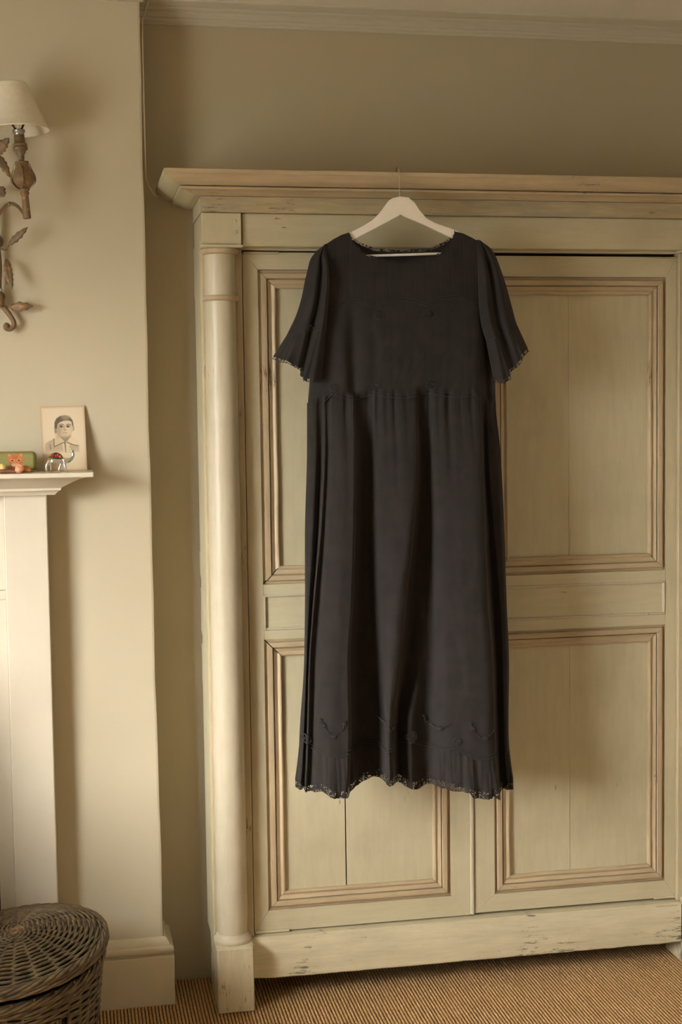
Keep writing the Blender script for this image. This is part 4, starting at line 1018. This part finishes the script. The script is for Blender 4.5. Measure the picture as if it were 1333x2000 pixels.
for k in range(40):
    a = 2*math.pi*k/40; sx = 1 if math.cos(a) >= 0 else -1; sz = 1 if math.sin(a) >= 0 else -1
    ring.append((cxm+sx*(hw-rc)+rc*math.cos(a), czm+sz*(hh-rc)+rc*math.sin(a)))
b.prism(ring, -.0468, -.030); b.build('case_base', plain('cream_case_base', lin(206, 196, 168), .6), SC)

def stone(name, c, r, mat, seed, label, rot=0, kind='stone'):
    bm = bmesh.new(); bmesh.ops.create_icosphere(bm, subdivisions=4, radius=1)
    for v in bm.verts:
        n_ = mnoise.noise(v.co*1.3+Vector((seed, 0, 0)))*.28+mnoise.noise(v.co*3.1+Vector((0, seed, 0)))*.10
        v.co = v.co*(1+n_)
        v.co = Vector((v.co.x*r[0], v.co.y*r[1], v.co.z*r[2]))
    bmesh.ops.rotate(bm, verts=bm.verts, cent=(0, 0, 0), matrix=Matrix.Rotation(rot, 3, 'Y'))
    zmin = min(v.co.z for v in bm.verts)
    for v in bm.verts: v.co.z -= zmin
    for f in bm.faces: f.smooth = True
    me = bpy.data.meshes.new(name); bm.to_mesh(me); bm.free(); me.materials.append(mat)
    o = bpy.data.objects.new(name, me); COL.objects.link(o); o.location = (c[0], c[1], 1.3502)
    return tag(o, label, kind)
stone('stone', (-.138, -.098, 0), (.028, .008, .0052), M['stone_a'], 1.2, 'long reddish brown stone lying in front of the spectacles case')
stone('stone', (-.0965, -.092, 0), (.0165, .010, .0085), M['stone_b'], 3.1, 'golden brown lumpy stone in front of the cat print')
stone('shell', (-.1075, -.1075, 0), (.0105, .006, .0095), M['stone_c'], 5.4, 'pinkish orange shell leaning on the golden brown stone', -.25, 'shell')
stone('shell', (-.1485, -.083, 0), (.0080, .006, .0100), M['stone_d'], 7.7, 'pale yellow shell behind the long reddish brown stone', 0, 'shell')

# silver camel
CA = thing('camel_figurine', 'small silver camel figurine with an enamelled saddle in front of the portrait photograph', 'figurine', (-.01, -.09, 1.3502))
cp = [Vector(p) for p in CAM_P]
YC = -.09; ZS = 1.3512
def cv(i, dy=0, dz=0): return Vector((cp[i].x, YC+dy, cp[i].z+dz))
sk_v = [cv(9), cv(10), cv(11), cv(12), cv(13), cv(14), cv(15), cv(16), cv(17), cv(18), cv(19)]
sk_r = [.0050, .0066, .0064, .0066, .0066, .0062, .0050, .0042, .0036, .0042, .0026]
edges = [(i, i+1) for i in range(10)]
def leg(root, pts, rs):
    prev = root
    for p, r in zip(pts, rs):
        sk_v.append(p); sk_r.append(r); edges.append((prev, len(sk_v)-1)); prev = len(sk_v)-1
hoofs = []
def foot_at(i, dy): 
    p = cv(i, dy); p.z = 1.3530; hoofs.append(p); return p
leg(0, [cv(8, -.003), cv(4, -.0045), foot_at(0, -.0045)], [.0054, .0030, .0023])
leg(1, [Vector((cp[5].x-.002, YC+.003, cp[8].z)), cv(5, .0045), foot_at(1, .0045)], [.0046, .0029, .0023])
leg(3, [Vector((cp[6].x+.003, YC+.003, cp[6].z+.006)), cv(6, .0045), foot_at(2, .0045)], [.0042, .0028, .0023])
leg(4, [Vector((cp[7].x-.001, YC-.003, cp[7].z+.006)), cv(7, -.0045), foot_at(3, -.0045)], [.0042, .0028, .0023])
sk_v.append(cv(9, 0, -.004)+Vector((-.004, 0, -.006))); sk_r.append(.0009); edges.append((0, len(sk_v)-1))
me = bpy.data.meshes.new('camel_body'); me.from_pydata([tuple(v-CA.location) for v in sk_v], edges, []); me.materials.append(M['silver'])
cb = bpy.data.objects.new('camel_body', me); COL.objects.link(cb); cb.parent = CA
md = cb.modifiers.new('skin', 'SKIN'); md.use_smooth_shade = True
if not me.skin_vertices: pass
for i, sv in enumerate(me.skin_vertices[0].data):
    sv.radius = (sk_r[i], sk_r[i]); sv.use_root = (i == 2)
cb.modifiers.new('sub', 'SUBSURF').levels = 2; cb.modifiers['sub'].render_levels = 2
for p in hoofs:
    b = MB(); b.lathe([(0, .0031), (.0012, .0032), (.0026, .0022)], (p.x+.0012, p.y, 1.3503), n=12); b.build('hoof', M['e_gold'], CA, True)
# saddle: dome with enamelled facets, trims and tassels
sp = [Vector(p) for p in SADDLE]; sx0, sx1 = sp[0].x, sp[3].x; zt_, zb_ = sp[6].z-.0012, sp[2].z+.0008
b = MB(); P = []
for i in range(13):
    u = i/12; xx = sx0+(sx1-sx0)*u; row = []
    hgt = zb_+.0035+(zt_-zb_-.0035)*max(0, math.sin(math.pi*u))**.7
    for k in range(13):
        a = math.pi*k/12; row.append((xx, YC-.0068*math.cos(a)*(1.0+.1*math.sin(a)), zb_+.002+(hgt-zb_-.002)*math.sin(a)**.8))
    P.append(row)
b.grid(P); b.build('saddle', M['e_dark'], CA, True)
def gem(x, z, rx, rz, mat, y=None, name='enamel_panel'):
    yy = (YC-.0068) if y is None else y
    b = MB(); b.add([(x-rx, yy, z), (x, yy, z+rz), (x+rx, yy, z), (x, yy, z-rz), (x, yy-.0014, z), (x, yy+.002, z)], [(0, 1, 4), (1, 2, 4), (2, 3, 4), (3, 0, 4), (1, 0, 5), (2, 1, 5), (3, 2, 5), (0, 3, 5)])
    b.build(name, mat, CA)
xm = (sx0+sx1)/2; zm = (zt_+zb_)/2
for dx, dz, rx, rz, mt in [(-.012, .0005, .0035, .0025, 'e_orange'), (-.006, .0022, .0032, .0030, 'e_green'), (.0, .0045, .0045, .0026, 'e_purple'), (.0005, -.0008, .0042, .0034, 'e_red'), (.0075, .0018, .0040, .0030, 'e_dark'), (.0095, -.0028, .0040, .0032, 'e_orange'), (-.0075, -.0018, .0036, .0026, 'e_red'), (-.0165, -.0002, .0022, .0018, 'e_gold'), (.0045, .0015, .0022, .0020, 'e_gold')]:
    gem(xm+dx, zm+dz, rx, rz, M[mt], YC-.0072)
b = MB(); b.tube(catmull([(sx0-.001, YC-.0068, sp[0].z-.002), (sp[1].x, YC-.0072, sp[1].z-.0005), (sp[2].x, YC-.0072, sp[2].z), (sx1, YC-.0066, sp[3].z-.001)], 6), .0012, 6); b.build('saddle_trim', M['e_green'], CA, True)
b = MB(); b.tube(catmull([(cp[14].x-.004, YC-.0045, cp[14].z+.003), (cp[14].x+.001, YC-.0052, cp[14].z-.0035), (cp[15].x-.002, YC-.005, cp[15].z+.001), (cp[16].x+.001, YC-.0036, cp[16].z+.002), (cp[17].x+.002, YC-.003, cp[17].z), (cp[18].x+.002, YC-.003, cp[18].z-.001)], 6), .0009, 6); b.build('rein', M['e_green'], CA, True)
gem(cp[19].x-.001, cp[19].z, .0014, .0012, M['e_red'], YC-.0022, 'bridle_stud')
for sg in (-1, 1):
    b = MB(); b.lathe([(0, .0010), (.0016, .0009), (.0034, .0002)], (cp[18].x-.0006, YC+sg*.0016, cp[18].z+.0018), (-.3, sg*.3, 1), 8); b.build('ear', M['silver'], CA, True)

# ------------------------------------------------------------------ wall sconce
SN = thing('wall_sconce', 'worn gilt wall sconce with leaves and a cream tapered lamp shade', 'wall lamp', (-.12, CH, 1.9))
stem = catmull([tuple(p) for p in STEMB], 8)
b = MB(); nS = len(stem)
b.tube(stem, [.0075+.0045*sstep(.55, .95, i/(nS-1)) for i in range(nS)], 10); b.build('back_stem', M['gilt'], SN, True)
b = MB(); tp_ = catmull([tuple(p) for p in TAIL], 8); b.tube(tp_, [.0068-.0012*math.sin(math.pi*i/len(tp_))+(.0022*sstep(.75, 1, i/len(tp_))) for i in range(len(tp_))], 10); b.build('tail_scroll', M['gilt'], SN, True)
b = MB(); b.lathe([(-.0085, .001), (-.006, .0058), (0, .0085), (.006, .0058), (.0085, .001)], tuple(TAIL[-1]), (0, 1, 0), 16); b.build('scroll_knob', M['gilt'], SN, True)
b = MB(); b.lathe([(0, .0042), (.002, .0040), (.003, .0022)], (STEMB[4][0]+.0035, CH-.033, STEMB[4][2]+.028), (0, -1, 0), 12); b.build('fixing_screw', M['holder'], SN, True)
arm = catmull([(p[0], [-.0, -.01, -.03, -.045, -.06, -.07, -.078][i], p[2]) for i, p in enumerate(ARM)], 6)
b = MB(); b.tube([p+Vector((0, 0, .0022)) for p in arm], .0026, 8); b.tube([p+Vector((.001, -.003, -.0028)) for p in arm], .0022, 8); b.build('arm', M['gilt'], SN, True)
b = MB(); b.lathe([(-.004, .0048), (0, .0056), (.004, .0048)], tuple(arm[16]), tuple(arm[17]-arm[15]), 12); b.build('arm_binding', M['gilt'], SN, True)
def leafm(base, tip, width, y0, y1, curl=.004, teeth=5, stemp=None, flip=1):
    base = Vector((base[0], y0, base[2])); tip = Vector((tip[0], y1, tip[2]))
    ax = tip-base; L = ax.length; ax.normalize(); sd = ax.cross(Vector((0, -1, 0))).normalized(); up = Vector((0, -1, 0))
    P = []; n_ = 22
    for i in range(n_+1):
        u = i/n_; wd = width/2*math.sin(math.pi*min(1, u**.8*.985+.012))**.75*(1+.13*math.sin(u*teeth*2*math.pi))
        row = []
        for k in range(9):
            sg = k/4-1
            hgt = .0035*(1-sg*sg)-.0022*math.exp(-(sg/.18)**2)+curl*math.sin(u*math.pi)+.0012*math.sin(u*teeth*2*math.pi+abs(sg)*3)*abs(sg)
            row.append(base+ax*(L*u)+sd*(wd*sg)+up*hgt)
        P.append(row)
    b = MB(); b.grid(P); top = list(b.v)
    b.grid([[Vector(p)+Vector((0, .0018, 0)) for p in r] for r in P], flip=True)
    if stemp is not None: b.tube(catmull(stemp+[tuple(base)], 5), .0018, 6)
    b.build('leaf', M['gilt'], SN, True)
Lp = [Vector(p) for p in LEAVES]
leafm(Lp[0], Lp[1], .0170, -.012, -.03, .003, 4, [(Lp[12].x, .012, Lp[12].z), (Lp[13].x, .002, Lp[13].z)])
leafm(Lp[2], Lp[3], .0185, .010, -.022, .006, 6)
leafm(Lp[4], Lp[5], .0225, .012, .004, .004, 3, [(Lp[4].x-.016, .016, Lp[4].z+.006), (Lp[4].x-.006, .014, Lp[4].z+.001)])
leafm(Lp[6], Lp[7], .026, -.01, -.035, .004, 5)
leafm(Lp[8], Lp[9], .019, .0, -.035, .006, 5)
leafm(Lp[10], Lp[11], .030, .01, -.01, .005, 4)
# candle: turned stem, leaf-wrapped bulb, drip pan, tube
c0 = Vector(SHADE[5]); c1 = Vector(SHADE[4]); axv = (c1-c0); AL = axv.length; axv.normalize()
def pxz(py): return (427-py)/177*AL
k_ = 1/812
prof = [(427, 7.0), (425, 7.8), (400, 7.0), (381, 6.6), (379, 8.2), (376, 8.6), (373.5, 7), (372, 10.2), (369, 10.4), (367, 8)]
b = MB(); b.lathe([(pxz(y), r*k_) for y, r in prof], c0, axv, 20); b.build('candle_stem', M['gilt'], SN, True)
b = MB(); b.lathe([(pxz(y), r*k_) for y, r in [(368, 8), (364, 14), (357, 18.5), (349, 20), (341, 18.5), (333, 15), (326, 12.5), (318, 12.5), (316, 13), (315, 7)]], c0, axv, 24); cup = b.build('bulb_cup', M['gilt'], SN, True)
u0 = axv.orthogonal().normalized(); v0 = axv.cross(u0)
for k in range(6):
    a0 = 2*math.pi*k/6+.35; P = []
    for i in range(15):
        u = i/14; py = 369-50*u; rr = np.interp(py, [318, 330, 341, 349, 357, 365, 369], [13, 16.5, 21.5, 23.4, 22, 15, 9])*k_; row = []
        wdt = .50*math.sin(math.pi*min(.98, u*.93+.06))**.6*(1+.06*math.sin(u*30))
        for j in range(7):
            sg = j/3-1; a = a0+wdt*sg
            q = c0+axv*pxz(py)+(u0*math.cos(a)+v0*math.sin(a))*(rr+.0012*(1-abs(sg))+.0016*abs(sg)**3)
            row.append(q)
        P.append(row)
    b = MB(); b.grid(P); b.build('cup_leaf', M['gilt'], cup, True)
b = MB(); b.lathe([(pxz(y), r*k_) for y, r in [(316, 5), (312, 5.2), (309, 5.6), (303, 5.8), (300, 8), (296, 9.5), (294, 10), (293, 13), (290, 13.6), (286, 12.8), (285, 11), (284, 13), (281.5, 13), (280, 10.5), (272, 9.8), (264, 9.6), (263, 8)]], c0, axv, 22); b.build('drip_pan', M['gilt'], SN, True)
b = MB(); b.lathe([(pxz(y), r*k_) for y, r in [(266, 9.0), (262, 9.6), (259.5, 9.8), (259, 11.4), (255, 11.6), (254, 11.6), (253.5, 10)]], c0, axv, 22); b.build('lamp_holder', M['holder'], SN, True)
b = MB(); b.lathe([(pxz(y), r*k_) for y, r in [(254, 7), (248, 10), (240, 15), (230, 19), (220, 20), (210, 18), (203, 12), (200, 4)]], c0, axv, 22); b.build('light_bulb', M['glass'], SN, True)
b = MB(); b.lathe([(pxz(y), r*k_) for y, r in [(253, 3), (243, 2.5), (236, 1.4)]], c0, axv, 10); b.build('bulb_stem', M['hanger'], SN, True)
t0 = Vector(SHADE[0]); t1 = Vector(SHADE[2]); rt = Vector(SHADE[1]).x-t0.x; rb = Vector(SHADE[3]).x-t1.x
axs = (t0-t1); HL = axs.length; axs.normalize()
b = MB(); b.lathe([(0, rb), (.002, rb+.0008), (.0035, rb+.0002), (.0045, rb-.0014), (HL*.5, (rb+rt)/2), (HL-.0045, rt+.0022), (HL-.003, rt+.0020), (HL, rt+.0004), (HL, rt-.0012), (HL*.5, (rb+rt)/2-.0018), (0, rb-.0018), (0, rb)], t1, axs, 56, cap=False); b.build('lamp_shade', M['shade'], SN, True)
b = MB(); b.tube([t1+axs*(HL*.8)+Vector((rt*1.0*math.cos(a), rt*1.0*math.sin(a), 0)) for a in [2*math.pi*i/24 for i in range(24)]], .0009, 5, closed=True)
for k in range(3):
    a = 2*math.pi*k/3; b.tube([t1+axs*(HL*.8)+Vector((rt*math.cos(a), rt*math.sin(a), 0)), t1+axs*(HL*.62)+Vector((.012*math.cos(a), .012*math.sin(a), 0))], .0009, 5)
b.build('shade_carrier', M['holder'], SN, True)
# wall rose hidden behind the stem fixes it to the wall
b = MB(); b.lathe([(0, .016), (.006, .015), (.012, .010)], (STEMB[1][0]-.002, CH-.0003, STEMB[1][2]), (0, -1, 0), 20); b.build('wall_rose', M['gilt'], SN, True)
b = MB(); b.lathe([(0, .012), (.008, .011), (.016, .010)], (STEMB[4][0], CH-.0003, STEMB[4][2]+.014), (0, -1, 0), 20); b.build('wall_rose', M['gilt'], SN, True)

# ------------------------------------------------------------------ wicker basket
BK = thing('wicker_basket', 'round dark willow basket with a domed woven lid in front of the fireplace', 'basket', (-.135, -.37, 0))
A_, B_, SH = .194, .242, .058
BC = Vector((-.135, -.37, 0))
def bp(t, r, z): return BC+Vector((r*A_*math.cos(t), r*(B_*math.sin(t)+SH*math.cos(t)), z))
ZR = .322
def lidz(r): return ZR+.034*(1-r**2.2)
NSP = 24
rs_ = random.Random(8)
lid = None
b = MB(); nr = 30; ns_ = NSP*5
for i in range(nr):
    r = .10+.87*i/(nr-1); P = []
    for k in range(ns_+1):
        t = 2*math.pi*k/ns_; rr = r+.87/(nr-1)*(k/ns_)*0
        w_ = math.sin(t*NSP/2+(math.pi if i % 2 else 0))
        jit = .0018*mnoise.noise(Vector((math.cos(t)*3, math.sin(t)*3, i*1.7)))
        P.append(bp(t, rr+jit, lidz(r)+.0030*w_+jit))
    b.tube(P[:-1], .0031+.0006*rs_.random(), 5, closed=True)
lid = b.build('lid', M['wick'], BK, True, False)
for k in range(NSP):
    t = 2*math.pi*k/NSP; b = MB()
    b.tube([bp(t, .03+.95*i/10, lidz(.03+.95*i/10)-.0006) for i in range(11)], .0034, 6); b.build('lid_spoke', M['wick'], lid, True, False)
b = MB()
for a in (-1, 1):
    b.tube([bp(t, .02+.085*t/(6*math.pi), lidz(.05)+.002*math.sin(t*3)*a) for t in np.linspace(0, 6*math.pi, 90)], .0028, 5)
b.build('lid_centre', M['wick_red'], lid, True, False)
def braid(rad, z, r, nst, twist, amp, mat, name, parent, skip=None):
    b = MB()
    for s_ in range(nst):
        P = []
        for k in range(220):
            t = 2*math.pi*k/220; a = t*twist+2*math.pi*s_/nst
            j = .0012*mnoise.noise(Vector((k*.22, s_*5, z*50)))
            P.append(bp(t, rad+(amp*math.cos(a)+j)/A_, z+amp*.9*math.sin(a)+j))
        b.tube(P, r, 6, closed=True)
    return b.build(name, mat, parent, True, False)
braid(.985, ZR-.002, .0042, 5, 9, .0062, M['wick'], 'lid_rim', lid)
braid(.995, ZR-.013, .0040, 4, 7, .0052, M['wick'], 'lid_rim', lid)
# body
braid(.945, ZR-.045, .0044, 5, 8, .0070, M['wick'], 'basket_rim', BK)
braid(.930, ZR-.061, .0042, 4, 6, .0058, M['wick'], 'basket_rim', BK)
def bodyr(z): return .935-.115*(1-z/.27)-.01*math.sin(z*20)
NB_ = 34; t0_, t1_ = -1.235, -.905      # opening at the front right
b = MB(); nrow = 36
for i in range(nrow):
    z = .254-.0074*i
    if z < .004: break
    segs = []
    if .085 < z < .214: 
        seg_ts = np.linspace(t1_, t0_+2*math.pi, NB_*5)
        closed = False
    else: seg_ts = np.linspace(0, 2*math.pi, NB_*5+1)[:-1]; closed = True
    P = []
    for t in seg_ts:
        w_ = math.sin(t*NB_/2+(math.pi if i % 2 else 0))
        j = .0015*mnoise.noise(Vector((math.cos(t)*4, math.sin(t)*4, i*2.3)))
        slant = .004*math.sin(t*6+i*.4)
        P.append(bp(t, bodyr(z)+(.0032*w_+j)/A_, z+j+slant))
    b.tube(P, .0034+.0005*rs_.random(), 5, closed=closed)
b.build('basket_body', M['wick'], BK, True, False)
for k in range(NB_):
    t = 2*math.pi*k/NB_
    if t0_+2*math.pi+.02 < t < t1_+2*math.pi-.02: continue
    b = MB(); b.tube([bp(t, bodyr(z), z) for z in (.004, .07, .14, .21, .275)], .0036, 6); b.build('basket_stake', M['wick'], BK, True, False)
for tt in (t0_, t0_+.02, (t0_+t1_)/2-.012, (t0_+t1_)/2+.022, t1_-.02, t1_):
    b = MB(); b.tube([bp(tt, bodyr(z)+.01, z) for z in (.075, .12, .17, .222)], .0040, 6); b.build('opening_stick', M['wick'], BK, True, False)
# added dark sheet standing in for the shade inside and stub ends of stakes under the rim
b = MB(); b.lathe([(.003, .01), (.003, .1)], (0, 0, 0), n=8); b = MB()
b.grid([[bp(2*math.pi*k/40, .80+.10*z/.27, z) for k in range(40)] for z in (.006, .10, .20, .275)], closed=True); b.build('inner_shade', plain('inner_shade_dark', lin(34, 30, 26), .95), BK, True, False)
b = MB(); b.add([bp(2*math.pi*k/40, .82, .0035) for k in range(40)], [tuple(range(40))]); b.build('basket_base', M['wick'], BK)
for k in range(26):
    t = 2*math.pi*(k+.4)/26; b = MB()
    p0 = bp(t, .93, ZR-.040); p1 = bp(t, .985, ZR-.034); b.tube([p0, p1], .0028, 6); b.build('stake_end', M['wick_red'], BK)

# ------------------------------------------------------------------ unseen chair of invented design, added to shade the foot of the chimney breast
AC = thing('added_armchair', 'unseen linen chair left of the wicker basket, added to shade the chimney breast', 'added_armchair', (-.80, -.62, 0))
M['linen'] = plain('grey_linen', lin(168, 158, 138), .9, 0, .08, 40, .1); M['oak'] = plain('dark_oak', lin(92, 68, 46), .5, 0, .2, 30)
rbox('seat_base', -1.10, -.50, -.90, -.30, .16, .34, M['linen'], AC, .03, 4)
rbox('seat_cushion', -.985, -.615, -.94, -.44, .345, .47, M['linen'], AC, .04, 4)
rbox('backrest', -1.10, -.47, -.43, -.275, .35, .93, M['linen'], AC, .06, 4)
for xa, xb in ((-1.12, -.995), (-.605, -.48)): rbox('armrest', xa, xb, -.93, -.30, .35, .64, M['linen'], AC, .05, 4)
for xx in (-1.05, -.55):
    for yy in (-.85, -.35):
        b = MB(); b.lathe([(0, .016), (.04, .020), (.10, .026), (.165, .028)], (xx, yy, 0), n=14); b.build('leg', M['oak'], AC, True)

# ------------------------------------------------------------------ cable in the corner
cpts = [tuple(CABLE1[0]), tuple(CABLE1[1]), tuple(CABLE1[2]), tuple(CABLE2[0]), tuple(CABLE2[1])]
xk = .2085
cpts = [(.2285, .085, 2.4995), (.222, .085, 2.480), (.2165, .08, 2.462), (.2105, .06, 2.440), (xk, .046, 2.410), (xk-.0004, .044, 2.30), (xk, .044, 2.15), (xk+.0004, .05, 2.075), (.2135, .07, 2.055), (.2225, .085, 2.038), (.234, .10, 2.026), (.246, .12, 2.030)]
b = MB(); b.tube(catmull(cpts, 8), .0022, 8); tag(b.build('cable', M['cable'], None, True), 'thin pale cable running down the alcove corner behind the wardrobe cornice', 'cable')
